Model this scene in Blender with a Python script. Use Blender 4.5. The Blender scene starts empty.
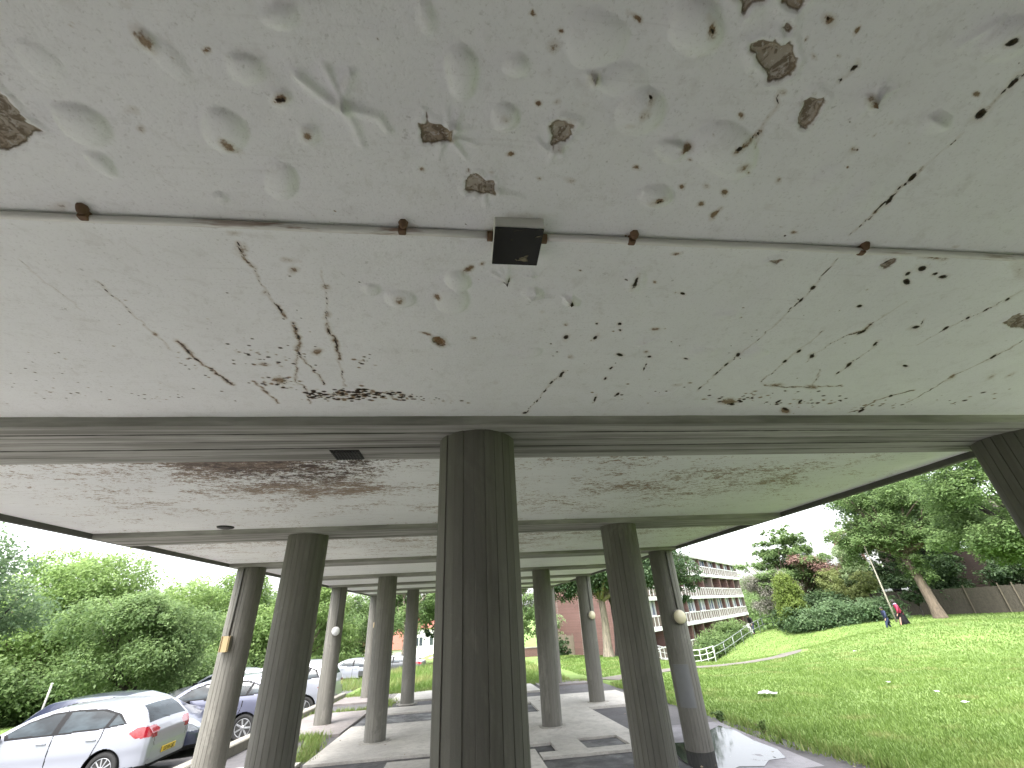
import bpy, bmesh, math, random
import numpy as np
from mathutils import Vector, Matrix
R = math.radians
rng = np.random.default_rng(7)
random.seed(7)
scene = bpy.context.scene
col = scene.collection

# ------------------------------------------------------------------ camera
CAM_Z = 1.58
F, PITCH, ROLL, YAW = 422.54, 0.49451, -0.05572, 0.12937
fw = Vector((math.sin(YAW)*math.cos(PITCH), math.cos(YAW)*math.cos(PITCH), math.sin(PITCH)))
r0 = Vector((math.cos(YAW), -math.sin(YAW), 0)); u0 = r0.cross(fw)
rt = r0*math.cos(ROLL) + u0*math.sin(ROLL)
up = -r0*math.sin(ROLL) + u0*math.cos(ROLL)
cd = bpy.data.cameras.new('camera'); cam = bpy.data.objects.new('camera', cd); col.objects.link(cam)
m3 = Matrix((rt, up, -fw)).transposed()
cam.matrix_world = Matrix.Translation((0, 0, CAM_Z)) @ m3.to_4x4()
cd.sensor_width = 36; cd.lens = F/1024*36; cd.clip_start = .02; cd.clip_end = 3000
scene.camera = cam

# ------------------------------------------------------------------ sky, sun, exposure
W = bpy.data.worlds.new('World'); scene.world = W; W.use_nodes = True
wn = W.node_tree; wn.nodes.clear()
SUN_EL, SUN_AZ = 62, 215            # high, behind the camera's left, behind cloud
sky = wn.nodes.new('ShaderNodeTexSky'); sky.sky_type = 'NISHITA'; sky.sun_disc = False
sky.sun_elevation = R(SUN_EL); sky.sun_rotation = R(SUN_AZ); sky.dust_density = 4; sky.air_density = 1
hs = wn.nodes.new('ShaderNodeHueSaturation'); hs.inputs['Saturation'].default_value = .22
bg = wn.nodes.new('ShaderNodeBackground'); bg.inputs[1].default_value = .15
wo = wn.nodes.new('ShaderNodeOutputWorld')
wn.links.new(sky.outputs[0], hs.inputs['Color']); wn.links.new(hs.outputs[0], bg.inputs[0]); wn.links.new(bg.outputs[0], wo.inputs[0])
sl = bpy.data.lights.new('sun', 'SUN'); sl.energy = 1.0; sl.angle = R(25); sl.color = (1, .97, .92)
so = bpy.data.objects.new('sun', sl); col.objects.link(so)
sd = Vector((math.sin(R(SUN_AZ))*math.cos(R(SUN_EL)), math.cos(R(SUN_AZ))*math.cos(R(SUN_EL)), math.sin(R(SUN_EL))))
so.rotation_euler = sd.to_track_quat('Z', 'Y').to_euler()
vs = scene.view_settings; vs.view_transform = 'Standard'; vs.look = 'None'; vs.gamma = 1; vs.exposure = 2.6
vs.use_curve_mapping = False
cy = scene.cycles; cy.max_bounces = 10; cy.diffuse_bounces = 6; cy.glossy_bounces = 4; cy.transmission_bounces = 6; cy.transparent_max_bounces = 8
cy.use_denoising = True; cy.caustics_reflective = False; cy.caustics_refractive = False; cy.sample_clamp_indirect = 8

# ------------------------------------------------------------------ helpers
def tag(o, label=None, cat=None, group=None, kind=None):
    if label: o['label'] = label
    if cat: o['category'] = cat
    if group: o['group'] = group
    if kind: o['kind'] = kind
    return o
def empty(name, loc=(0, 0, 0), rz=0, label=None, cat=None, group=None):
    o = bpy.data.objects.new(name, None); col.objects.link(o); o.location = loc; o.rotation_euler = (0, 0, rz)
    return tag(o, label, cat, group)
def link(name, me, mat=None, parent=None):
    o = bpy.data.objects.new(name, me); col.objects.link(o)
    if mat is not None and not me.materials:
        for m in (mat if isinstance(mat, (list, tuple)) else [mat]): me.materials.append(m)
    if parent: o.parent = parent
    return o
def np_mesh(name, V, Fq, smooth=False, attrs=None):
    V = np.asarray(V, np.float32); Fq = np.asarray(Fq, np.int32); k = Fq.shape[1]
    me = bpy.data.meshes.new(name)
    me.vertices.add(len(V)); me.vertices.foreach_set('co', V.ravel())
    me.loops.add(Fq.size); me.loops.foreach_set('vertex_index', Fq.ravel())
    me.polygons.add(len(Fq)); me.polygons.foreach_set('loop_start', np.arange(0, Fq.size, k, dtype=np.int32))
    me.polygons.foreach_set('use_smooth', np.full(len(Fq), smooth))
    for n, a in (attrs or {}).items():
        at = me.attributes.new(n, 'FLOAT', 'POINT'); at.data.foreach_set('value', np.asarray(a, np.float32).ravel())
    me.update(calc_edges=True); me.validate()
    return me
class MB:
    """collects boxes, prisms, tubes and lathes for ONE mesh"""
    def __init__(s): s.bm = bmesh.new()
    def box(s, x0, x1, y0, y1, z0, z1, bev=0):
        g = bmesh.ops.create_cube(s.bm, size=1)
        for v in g['verts']:
            v.co = Vector((x0+(v.co.x+.5)*(x1-x0), y0+(v.co.y+.5)*(y1-y0), z0+(v.co.z+.5)*(z1-z0)))
        if bev:
            es = list({e for v in g['verts'] for e in v.link_edges})
            bmesh.ops.bevel(s.bm, geom=es, offset=bev, segments=2, affect='EDGES', profile=.5)
        return s
    def obox(s, c, ax, ay, az, bev=0):
        "box by centre and three half-axis vectors"
        c, ax, ay, az = map(Vector, (c, ax, ay, az)); g = bmesh.ops.create_cube(s.bm, size=2)
        for v in g['verts']: v.co = c + ax*v.co.x + ay*v.co.y + az*v.co.z
        if bev:
            es = list({e for v in g['verts'] for e in v.link_edges})
            bmesh.ops.bevel(s.bm, geom=es, offset=bev, segments=2, affect='EDGES', profile=.5)
        return s
    def tube(s, pts, rad, n=8, cap=True, smooth=True):
        pts = [Vector(p) for p in pts]; rad = rad if isinstance(rad, (list, tuple)) else [rad]*len(pts)
        rings = []; ref = Vector((.31, .17, .93))
        for i, p in enumerate(pts):
            d = (pts[min(i+1, len(pts)-1)] - pts[max(i-1, 0)]).normalized()
            a = d.cross(ref)
            if a.length < .05: a = d.cross(Vector((1, 0, 0)))
            a.normalize(); b = d.cross(a)
            rings.append([s.bm.verts.new(p + (a*math.cos(2*math.pi*k/n) + b*math.sin(2*math.pi*k/n))*rad[i]) for k in range(n)])
        for i in range(len(rings)-1):
            for k in range(n):
                f = s.bm.faces.new((rings[i][k], rings[i][(k+1) % n], rings[i+1][(k+1) % n], rings[i+1][k])); f.smooth = smooth
        if cap:
            s.bm.faces.new(rings[0][::-1]); s.bm.faces.new(rings[-1])
        return s
    def lathe(s, prof, o=(0, 0, 0), axis=(0, 0, 1), n=24, smooth=True):
        "prof: (radius, height) along axis"
        o = Vector(o); z = Vector(axis).normalized(); x = z.cross(Vector((.3, .5, .81)) if abs(z.z) < .9 else Vector((1, 0, 0))).normalized(); y = z.cross(x)
        rings = [[s.bm.verts.new(o + z*h + (x*math.cos(2*math.pi*k/n)+y*math.sin(2*math.pi*k/n))*max(r, 1e-4)) for k in range(n)] for r, h in prof]
        for i in range(len(rings)-1):
            for k in range(n):
                f = s.bm.faces.new((rings[i][k], rings[i][(k+1) % n], rings[i+1][(k+1) % n], rings[i+1][k])); f.smooth = smooth
        s.bm.faces.new(rings[0][::-1]); s.bm.faces.new(rings[-1])
        return s
    def prism(s, poly, vec, smooth=False):
        "closed polygon of 3D points swept along vec"
        vec = Vector(vec); a = [s.bm.verts.new(Vector(p)) for p in poly]; b = [s.bm.verts.new(Vector(p)+vec) for p in poly]
        n = len(a)
        for i in range(n):
            f = s.bm.faces.new((a[i], a[(i+1) % n], b[(i+1) % n], b[i])); f.smooth = smooth
        s.bm.faces.new(a[::-1]); s.bm.faces.new(b)
        return s
    def build(s, name, mat, parent=None):
        bmesh.ops.recalc_face_normals(s.bm, faces=s.bm.faces)
        me = bpy.data.meshes.new(name); s.bm.to_mesh(me); s.bm.free()
        return link(name, me, mat, parent)
def copy_tree(o, parent=None):
    c = o.copy(); col.objects.link(c); c.parent = parent
    for ch in [x for x in o.children]: copy_tree(ch, c)
    return c
def cut_out(poly, z):  # plan polygon at a slope-following height function
    return [(x, y, z(x, y)) for x, y in poly]

# ------------------------------------------------------------------ material kit
class NT:
    def __init__(s, name):
        s.m = bpy.data.materials.new(name); s.m.use_nodes = True; s.t = s.m.node_tree; s.t.nodes.clear()
        s.out = s.t.nodes.new('ShaderNodeOutputMaterial'); s.p = s.t.nodes.new('ShaderNodeBsdfPrincipled')
        s.t.links.new(s.p.outputs[0], s.out.inputs[0])
        g = s.t.nodes.new('ShaderNodeNewGeometry'); s.pos = g.outputs['Position']
    def n(s, kind, **kw):
        x = s.t.nodes.new(kind)
        for k, v in kw.items(): setattr(x, k, v)
        return x
    def l(s, a, b): s.t.links.new(a, b)
    def scale(s, sc, src=None):
        v = s.n('ShaderNodeVectorMath', operation='MULTIPLY'); s.l(src or s.pos, v.inputs[0]); v.inputs[1].default_value = sc if hasattr(sc, '__len__') else (sc,)*3
        return v.outputs[0]
    def noise(s, sc, det=4, rough=.6, dist=0, src=None):
        x = s.n('ShaderNodeTexNoise'); s.l(s.scale(sc, src), x.inputs['Vector']); x.inputs['Scale'].default_value = 1
        x.inputs['Detail'].default_value = det; x.inputs['Roughness'].default_value = rough; x.inputs['Distortion'].default_value = dist
        return x.outputs['Fac']
    def rmp(s, fac, a, b, lo=0., hi=1.):
        x = s.n('ShaderNodeMapRange'); s.l(fac, x.inputs[0])
        for i, v in enumerate((a, b, lo, hi)): x.inputs[i+1].default_value = v
        return x.outputs[0]
    def math(s, op, a, b=None):
        x = s.n('ShaderNodeMath', operation=op)
        for i, v in enumerate((a, b)):
            if v is None: continue
            if isinstance(v, (int, float)): x.inputs[i].default_value = v
            else: s.l(v, x.inputs[i])
        return x.outputs[0]
    def mix(s, fac, a, b):
        x = s.n('ShaderNodeMix', data_type='RGBA')
        for i, v in ((0, fac), (6, a), (7, b)):
            if isinstance(v, (int, float)): x.inputs[i].default_value = v
            elif isinstance(v, tuple): x.inputs[i].default_value = (*v[:3], 1)
            else: s.l(v, x.inputs[i])
        return x.outputs[2]
    def attr(s, name):
        x = s.n('ShaderNodeAttribute', attribute_name=name); return x.outputs['Fac']
    def bump(s, h, strength=.3, dist=.01):
        b = s.n('ShaderNodeBump'); b.inputs['Strength'].default_value = strength; b.inputs['Distance'].default_value = dist
        s.l(h, b.inputs['Height']); s.l(b.outputs[0], s.p.inputs['Normal'])
    def col(s, c):
        if isinstance(c, tuple): s.p.inputs['Base Color'].default_value = (*c[:3], 1)
        else: s.l(c, s.p.inputs['Base Color'])
    def set(s, **kw):
        for k, v in kw.items():
            k = k.replace('_', ' ').title().replace('Ior', 'IOR')
            if isinstance(v, (int, float)): s.p.inputs[k].default_value = v
            else: s.l(v, s.p.inputs[k])
        return s
def simple(name, c, rough=.6, metal=0, var=.12, sc=6, bump=0, **kw):
    t = NT(name); f = t.noise(sc, 4)
    t.col(t.mix(f, tuple(x*(1-var) for x in c), tuple(min(1, x*(1+var)) for x in c))); t.set(roughness=rough, metallic=metal, **kw)
    if bump: t.bump(f, bump, .01)
    return t.m

M = {}
def mat_concrete(name, base, streak=True):
    t = NT(name)
    tint = t.attr('tint')
    big = t.noise((2.2, 2.2, .5), 4); fine = t.noise((60, 60, 6), 4, .7); pit = t.noise(140, 3, .6); st = t.noise((26, 26, .7), 3, .6)
    c = t.mix(t.rmp(big, .3, .7), tuple(x*.78 for x in base), tuple(x*1.12 for x in base))
    c = t.mix(t.rmp(fine, .35, .75, 0, .45), c, tuple(x*.55 for x in base))
    c = t.mix(t.rmp(st, .52, .7, 0, .5), c, tuple(x*.6 for x in (base[0], base[1]*1.02, base[2]*.9)))
    c = t.mix(t.rmp(tint, 0, 1, .0, .4), c, tuple(x*.5 for x in base))
    pat = t.noise((3.2, 3.2, 1.5), 5, .7, .5)
    c = t.mix(t.rmp(pat, .52, .6, 0, .35), c, tuple(x*.62 for x in base)); c = t.mix(t.rmp(pat, .42, .36, 0, .3), c, tuple(x*1.5 for x in base))
    t.col(c); t.set(roughness=.85)
    t.bump(t.math('ADD', t.math('MULTIPLY', fine, .6), t.math('MULTIPLY', pit, .4)), .35, .006)
    return t.m
M['column'] = mat_concrete('column_concrete', (.175, .168, .148))
def mat_beam():
    t = NT('beam_concrete'); base = (.43, .42, .395)
    lng = t.noise((.8, 22, 6), 4, .6); fine = t.noise((8, 120, 60), 4, .7); big = t.noise(1.1, 3)
    c = t.mix(t.rmp(big, .3, .7), tuple(x*.8 for x in base), tuple(x*1.15 for x in base))
    c = t.mix(t.rmp(lng, .42, .62, 0, .75), c, (.13, .125, .11))
    c = t.mix(t.rmp(fine, .5, .75, 0, .5), c, (.2, .195, .18))
    sx = t.n('ShaderNodeSeparateXYZ'); t.l(t.pos, sx.inputs[0])
    u = t.math('MULTIPLY', t.math('FRACT', t.math('DIVIDE', t.math('SUBTRACT', sx.outputs[1], 1.939-2.7666*4), 2.7666)), 2.7666*5/.517)
    d = t.math('ABSOLUTE', t.math('SUBTRACT', u, t.math('ROUND', u)))
    j = t.math('MULTIPLY', t.rmp(t.math('ADD', d, t.math('MULTIPLY', t.math('SUBTRACT', t.noise((3, 40, 10), 4, .7), .5), .16)), .03, .075, 1, 0), t.math('MULTIPLY', t.math('GREATER_THAN', u, .5), t.math('LESS_THAN', u, 4.5)))
    c = t.mix(t.math('MULTIPLY', j, .85), c, (.045, .042, .036))
    bt = t.n('ShaderNodeTexWhiteNoise', noise_dimensions='1D'); t.l(t.math('ADD', t.math('FLOOR', u), t.math('MULTIPLY', t.math('FLOOR', t.math('DIVIDE', sx.outputs[0], 2.4)), 7.3)), bt.inputs['W'])
    c = t.mix(t.rmp(bt.outputs['Value'], 0, 1, 0, .3), c, (.17, .165, .15))
    t.col(c); t.set(roughness=.85); t.bump(fine, .35, .006)
    return t.m
M['beam'] = mat_beam()
def mat_soffit():
    t = NT('soffit_paint')
    rust, dark, peel = t.attr('rust'), t.attr('dark'), t.attr('peel')
    n1 = t.noise(90, 4, .65); n2 = t.noise(7, 4, .6); n3 = t.noise(135, 5, .75); big = t.noise(.9, 4, .55)
    paint = t.mix(t.rmp(big, .3, .7), (.83, .838, .85), (.90, .905, .915))
    paint = t.mix(t.rmp(n2, .5, .8, 0, .25), paint, (.72, .71, .68))
    paint = t.mix(t.rmp(t.noise((3, 60, 3), 4, .7), .6, .8, 0, .22), paint, (.45, .43, .40))
    paint = t.mix(t.rmp(n3, .44, .30, 0, .7), paint, (.58, .575, .56)); paint = t.mix(t.rmp(n3, .60, .74, 0, .5), paint, (.95, .95, .945))
    mott = t.noise(19, 5, .75, .4); paint = t.mix(t.rmp(mott, .54, .72, 0, .4), paint, (.62, .61, .585))
    grime = t.math('MULTIPLY', t.rmp(t.noise(45, 3, .7), .64, .74), t.rmp(n2, .45, .6))
    paint = t.mix(t.math('MULTIPLY', grime, .5), paint, (.34, .33, .30))
    def thr(a, lo, hi, amt=.5):
        return t.rmp(t.math('ADD', a, t.math('MULTIPLY', t.math('SUBTRACT', n1, .5), amt)), lo, hi)
    pal = t.mix(t.rmp(n2, .35, .65), (.33, .27, .20), (.46, .42, .36))
    pal = t.mix(t.rmp(t.noise(38, 4, .7, .8), .46, .54, 0, .85), pal, (.17, .135, .095)); pal = t.mix(t.rmp(t.noise(75, 4, .7), .56, .62, 0, .7), pal, (.55, .52, .47))
    c = t.mix(thr(peel, .46, .54, .25), paint, pal)
    edge = t.math('SUBTRACT', 1, t.math('ABSOLUTE', t.math('MULTIPLY', t.math('SUBTRACT', peel, .5), 3.2)))
    c = t.mix(t.math('MULTIPLY', t.rmp(t.math('ADD', edge, t.math('MULTIPLY', t.math('SUBTRACT', n1, .5), 1.2)), .35, .8), .7), c, (.13, .09, .055))
    halo = thr(rust, .12, .55, .35)
    c = t.mix(t.math('MULTIPLY', halo, .45), c, (.40, .32, .20))
    c = t.mix(thr(rust, .42, .62, .9), c, t.mix(t.rmp(n3, .35, .65), (.15, .085, .04), (.30, .21, .12)))
    c = t.mix(thr(dark, .38, .55, .5), c, t.mix(t.rmp(n3, .4, .65), (.012, .009, .007), (.05, .029, .016)))
    t.l(t.math('SUBTRACT', .5, t.math('MULTIPLY', t.math('MAXIMUM', dark, peel), .5)), t.p.inputs['Specular IOR Level'])
    t.col(c); t.set(roughness=t.math('MAXIMUM', t.rmp(n2, .3, .7, .45, .62), t.math('MULTIPLY', t.math('MAXIMUM', dark, peel), .95)))
    h = t.math('ADD', t.math('MULTIPLY', n3, .35), t.math('MULTIPLY', n1, .65))
    h = t.math('SUBTRACT', h, t.math('MULTIPLY', thr(peel, .46, .54, .25), 1.2))
    t.bump(h, .6, .004)
    return t.m
M['soffit'] = mat_soffit()
def mat_flaking():
    t = NT('flaking_soffit_paint')
    mask = t.attr('flake'); drk = t.attr('drk')
    paint = t.mix(t.rmp(t.noise(1.1, 4), .3, .7), (.80, .808, .82), (.88, .885, .895))
    a = t.noise((10, 17, 10), 7, .85, .6); b = t.noise((38, 64, 30), 5, .75, .5); g = t.noise((2.2, 3.2, 2), 4, .6, .4)
    s = t.math('ADD', t.math('ADD', t.math('MULTIPLY', a, .48), t.math('MULTIPLY', b, .50)), t.math('MULTIPLY', g, .27))
    f = t.rmp(t.math('ADD', s, t.math('MULTIPLY', mask, .36)), .742, .752)
    brown = t.mix(t.rmp(b, .35, .62), (.17, .10, .065), (.40, .31, .24))
    brown = t.mix(t.math('MULTIPLY', drk, t.rmp(a, .4, .55)), brown, (.045, .022, .015))
    paint = t.mix(t.rmp(t.noise((5, 40, 8), 4, .7), .55, .8, 0, .4), paint, (.42, .40, .37))
    t.col(t.mix(f, paint, brown)); t.set(roughness=.65)
    t.bump(t.math('SUBTRACT', t.math('MULTIPLY', t.noise(200, 3), .3), f), .35, .004)
    return t.m
M['flake'] = mat_flaking()
# ------------------------------------------------------------------ terrain
SL = -.0428
CTRL = np.array([(26.2,27.5,.55),(28.2,28.3,.61),(33.9,31.1,1.05),(39.8,30.3,1.1),(31.9,35.9,1.33),(23.7,44,-.96),(30.3,45.9,.72),(17.85,22.9,.33),(22.1,24.5,.87),
    (15.7,22,.02),(9.4,10.4,0),(12.1,10.4,.13),(21.6,17.8,.4),(9.4,11.7,0),(14.7,17.7,.1),(13.5,23.4,-.1),(17.8,38,-1.2),(22.5,33,-.6),(19,27.5,-.25),(45,25,1.0),(52,34,.8),(16,48,-2.6),(20,60,-4.2),(28,60,-3.2),(12,50,-1.0),
    (9.7,32.6,.05),(5.2,4,0),(5.2,12,0),(5.2,20,0),(5.2,28,0),(5.2,38,-.2),(10,20.4,0),(8,16,0),(8,26,0),(20,5,.5),(30,5,.9),(33,15,.8),(45,10,1),(10,2,0),(34,44,.6),(10,42,-.2),(38,60,-3.5),(50,80,-4)])
_S = 7.0
_K = np.exp(-((CTRL[:, None, :2]-CTRL[None, :, :2])**2).sum(-1)/(2*_S*_S))
_Wt = np.linalg.solve(_K + .02*np.eye(len(CTRL)), CTRL[:, 2])
def gz_np(x, y):
    x = np.asarray(x, float); y = np.asarray(y, float)
    base = SL*np.clip(y, -40, 130)
    q = np.zeros_like(base)
    for (cx, cy_, _), w in zip(CTRL, _Wt): q += w*np.exp(-((x-cx)**2+(y-cy_)**2)/(2*_S*_S))
    q *= np.clip((x-5.1)/4, 0, 1)
    return base + np.where(x < -4.41, -.475, q)
def gz(x, y): return float(gz_np(np.array([x]), np.array([y]))[0])
def plane(x, y): return SL*y

def axis(parts):
    a = np.concatenate([np.arange(p[0], p[1], p[2]) for p in parts]); return np.unique(np.round(a, 4))
def grid_mesh(name, xs, ys, zf, drop=None):
    X, Y = np.meshgrid(xs, ys); Z = zf(X, Y)
    V = np.stack([X, Y, Z], -1).reshape(-1, 3); nx = len(xs); ny = len(ys)
    i = (np.arange(ny-1)[:, None]*nx + np.arange(nx-1)[None, :]).ravel()
    Fq = np.stack([i, i+1, i+nx+1, i+nx], 1)
    return V, Fq, X, Y
def mat_ground():
    t = NT('grass_ground')
    a = t.noise(.35, 4); b = t.noise(3.2, 4, .65); c_ = t.noise(28, 4, .7)
    c = t.mix(t.rmp(a, .35, .65), (.10, .165, .032), (.15, .225, .05))
    c = t.mix(t.rmp(b, .45, .75, 0, .55), c, (.18, .225, .07))
    c = t.mix(t.rmp(c_, .45, .75, 0, .55), c, (.06, .115, .02))
    t.col(c); t.set(roughness=.9); t.bump(c_, .8, .05); return t.m
def mat_paving(name, base, wet=0, sc=1.):
    t = NT(name)
    a = t.noise(.7*sc, 5, .65); b = t.noise(9*sc, 4, .7); g = t.noise(120, 3, .7)
    c = t.mix(t.rmp(a, .35, .65), tuple(x*.78 for x in base), tuple(x*1.18 for x in base))
    c = t.mix(t.rmp(b, .46, .72, 0, .6), c, tuple(x*.55 for x in base))
    c = t.mix(t.rmp(t.noise(2.3*sc, 5, .7, .6), .52, .6, 0, .35), c, tuple(x*.6 for x in base))
    c = t.mix(t.rmp(g, .5, .8, 0, .5), c, tuple(x*1.5 for x in base))
    c = t.mix(t.rmp(g, .5, .25, 0, .4), c, tuple(x*.5 for x in base))
    t.col(c); t.set(roughness=t.rmp(a, .4, .6, .85, .85-.5*wet)); t.bump(g, .5, .006); return t.m
M['ground'] = mat_ground()
M['slab'] = mat_paving('concrete_slab', (.47, .445, .405))
M['slab_pink'] = mat_paving('pale_concrete_slab', (.19, .172, .165))
M['pale_bounce_floor'] = mat_paving('pale_bounce_floor', (.60, .58, .55))
M['dark_patch'] = mat_paving('dark_tarmac', (.062, .06, .062), .9, 2)
M['tarmac'] = mat_paving('grey_tarmac', (.075, .071, .074), .2)
M['road'] = mat_paving('parking_tarmac', (.085, .083, .085), .2)
M['path'] = mat_paving('worn_path', (.13, .118, .098))
M['kerb'] = mat_paving('kerb_concrete', (.22, .205, .175))
M['wet_slab'] = mat_paving('wet_slab', (.15, .14, .15), .8)

xs = axis([(-400, -60, 20), (-60, -12, 1), (-12, -4.43, .5), (-4.43, -4.38, .02), (-4.39, 5.0, .7), (5.0, 5.12, .05), (5.15, 30, .3), (30, 60, .6), (60, 120, 3), (120, 420, 20)])
ys = axis([(-60, -4, 4), (-4, 50, .4), (50, 90, 1), (90, 150, 4), (150, 700, 25)])
def zg(X, Y):
    Z = gz_np(X, Y)
    inside = (X > -4.41) & (X < 5.06) & (Y < 19.7)
    return Z - .09*inside
V, Fq, _, _ = grid_mesh('ground', xs, ys, zg)
tag(link('ground', np_mesh('ground', V, Fq, True), M['ground']), kind='structure')

def sheet(name, x0, x1, y0, y1, dz, mat, off=0.):
    me = MB(); b = me.bm
    vs_ = [b.verts.new((x, y, SL*y+off+dz)) for x, y in ((x0, y0), (x1, y0), (x1, y1), (x0, y1))]
    b.faces.new(vs_)
    return tag(me.build(name, mat), kind='structure')
sheet('pavement', -4.22, 5.08, -7, 19.65, -.052, M['tarmac'])
sheet('parking_road', -13.2, -4.40, -30, 60, .006, M['road'], -.475)
def slab(name, rects, mat, th=.06, top=0.):
    mb = MB()
    for x0, x1, y0, y1 in rects:
        g = .004
        poly = [(x0+g, y0+g, SL*(y0+g)+top), (x1-g, y0+g, SL*(y0+g)+top), (x1-g, y1-g, SL*(y1-g)+top), (x0+g, y1-g, SL*(y1-g)+top)]
        mb.prism(poly, (0, 0, -th))
    return tag(mb.build(name, mat), kind='structure')
slab('pavement_slabs', [(-2.5, 3.05, 9.2, 12.5), (-2.5, 1.5, 9.05, 9.2), (1.5, 1.98, 8.45, 9.2), (2.68, 3.05, 8.45, 9.2), (1.2, 3.05, 8.12, 8.45), (-1.15, 1.18, 2.6, 8.72),
    (1.86, 4.66, 12.5, 15.4), (-2.5, 1.86, 14.15, 15.4), (-2.5, 2.6, 16.9, 19.5), (-4.2, -2.6, 4.5, 9.3)], M['slab'])
slab('pavement_slabs', [(2.75, 4.6, 18.2, 19.6), (-4.2, -2.3, 17.3, 19.4), (-4.2, -2.56, 11.7, 15.3)], M['slab_pink'])
slab('bounce_floor', [(-4.2, 4.95, -3, 2.6)], M['pale_bounce_floor'])  # unseen floor under the viewer, made pale to bounce light onto the soffit
mb = MB(); mb.prism([(3.055, 6.6, -.335), (4.6, 6.6, -.335), (4.6, 9.19, -.335), (3.055, 9.19, -.335)], (0, 0, -.12)); tag(mb.build('pavement_slabs', M['wet_slab']), kind='structure')
slab('pavement_patch', [(-2.5, 1.2, 8.72, 9.05), (1.2, 1.5, 8.45, 9.05), (1.98, 2.68, 8.45, 9.2), (1.2, 3.05, 3.5, 8.12), (-2.5, 1.86, 12.5, 14.15), (-2.5, -1.15, 3, 8.72)], M['dark_patch'], .03, -.035)
# kerb
mb = MB(); mb.prism([(-4.41, -20, 20*-SL-.6), (-4.21, -20, 20*-SL-.6), (-4.21, -20, 20*-SL+.10), (-4.23, -20, 20*-SL+.12), (-4.41, -20, 20*-SL+.12)], (0, 39.6, 39.6*SL))
tag(mb.build('kerb', M['kerb']), kind='structure')
# trodden path over the lawn
def ribbon(name, pts, w, mat, dz=.015):
    P = np.array(pts, float); d = np.r_[0, np.cumsum(np.hypot(*np.diff(P, axis=0).T))]; n = int(d[-1]/.3)
    s = np.linspace(0, d[-1], n); x = np.interp(s, d, P[:, 0]); y = np.interp(s, d, P[:, 1])
    k = np.ones(9)/9; xp = np.convolve(np.pad(x, 4, 'edge'), k, 'valid'); yp = np.convolve(np.pad(y, 4, 'edge'), k, 'valid')
    tx = np.gradient(xp); ty = np.gradient(yp); L = np.hypot(tx, ty); nx, ny = -ty/L, tx/L
    vv = []; m = 7
    for j in range(m):
        wob = w*(j/(m-1)-.5)*(1+.10*np.sin(s*1.3+j)+.08*np.sin(s*3.1))
        X = xp+nx*wob; Y = yp+ny*wob
        vv.append(np.stack([X, Y, gz_np(X, Y)+dz], -1))
    V = np.concatenate(vv); i = (np.arange(m-1)[:, None]*n+np.arange(n-1)[None, :]).ravel()
    return tag(link(name, np_mesh(name, V, np.stack([i, i+1, i+n+1, i+n], 1), True), mat), kind='structure')
PATH = [(5.0, 18.3), (6.2, 19.1), (9.2, 20.9), (12, 21.6), (14.5, 22.7), (16.4, 23.5), (17.6, 25), (17.9, 28), (17.6, 33), (17.2, 37)]
ribbon('lawn_path', PATH, 1.15, M['path'], .02)
# puddle
def mat_water():
    t = NT('puddle_water'); t.col((.02, .021, .022)); nz = t.math('ADD', t.math('MULTIPLY', t.noise(3.3, 5, .65, .5), .7), t.math('MULTIPLY', t.noise(14, 4, .6), .3)); fz = t.rmp(nz, .60, .65); t.col(t.mix(fz, (.02, .021, .022), (.13, .122, .13))); t.set(roughness=t.rmp(fz, 0, 1, .05, .42), ior=1.33); t.p.inputs['Specular IOR Level'].default_value = .5
    return t.m
pp = [(3.02, 6.85), (3.04, 7.4), (3.12, 7.9), (3.3, 8.15), (3.62, 8.1), (3.72, 8.45), (4.1, 8.62), (4.45, 8.9), (4.53, 8.5), (4.46, 7.9), (4.5, 7.4), (4.36, 7.02), (4.1, 7.0), (3.9, 6.8), (3.6, 6.88), (3.35, 6.75)]
mb = MB(); mb.prism([(x, y, -.331) for x, y in pp], (0, 0, -.003))
tag(mb.build('puddle_water', mat_water()), kind='structure')

# ------------------------------------------------------------------ the block on columns
B = empty('apartment_block', (0, 0, 0), 0, 'apartment block raised on fluted concrete columns, its white soffit blistered and rust stained', 'building')
XL, XR = -3.574, 3.680
ZS, ZB = 2.45, 2.404
Y1, STEP, BW = 1.939, 2.7666, .517
rows = [Y1 + k*STEP for k in range(-1, 7)]
YBACK = rows[0]-2.4
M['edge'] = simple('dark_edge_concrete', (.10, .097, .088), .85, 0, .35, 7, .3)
# beams: board-marked underside
def beam(y):
    prof = []; nb = 5; bw = BW/nb
    prof += [(y, ZS+.2), (y, ZB)]
    for b in range(nb):
        o = random.uniform(-.002, .002); a = y+b*bw
        if b: prof += [(a-.0045, prof[-1][1]), (a, ZB+.014), (a+.0045, ZB+o)]
        else: prof[-1] = (y, ZB+o)
        prof += [(a+bw-.006, ZB+o)]
    prof += [(y+BW, ZB+.001), (y+BW, ZS+.2)]
    mb = MB(); mb.prism([(XL, a, z) for a, z in prof], (XR-XL, 0, 0))
    return mb.build('beam', M['beam'], B)
beams = [beam(y) for y in rows]
YEND = rows[-1]+BW
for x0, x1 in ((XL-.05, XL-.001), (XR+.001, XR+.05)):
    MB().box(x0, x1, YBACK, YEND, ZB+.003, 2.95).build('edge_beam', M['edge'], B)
MB().box(XL-.04, XR+.04, YBACK+.02, YEND-.02, 2.655, 2.95).build('floor_slab', M['beam'], B)
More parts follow.
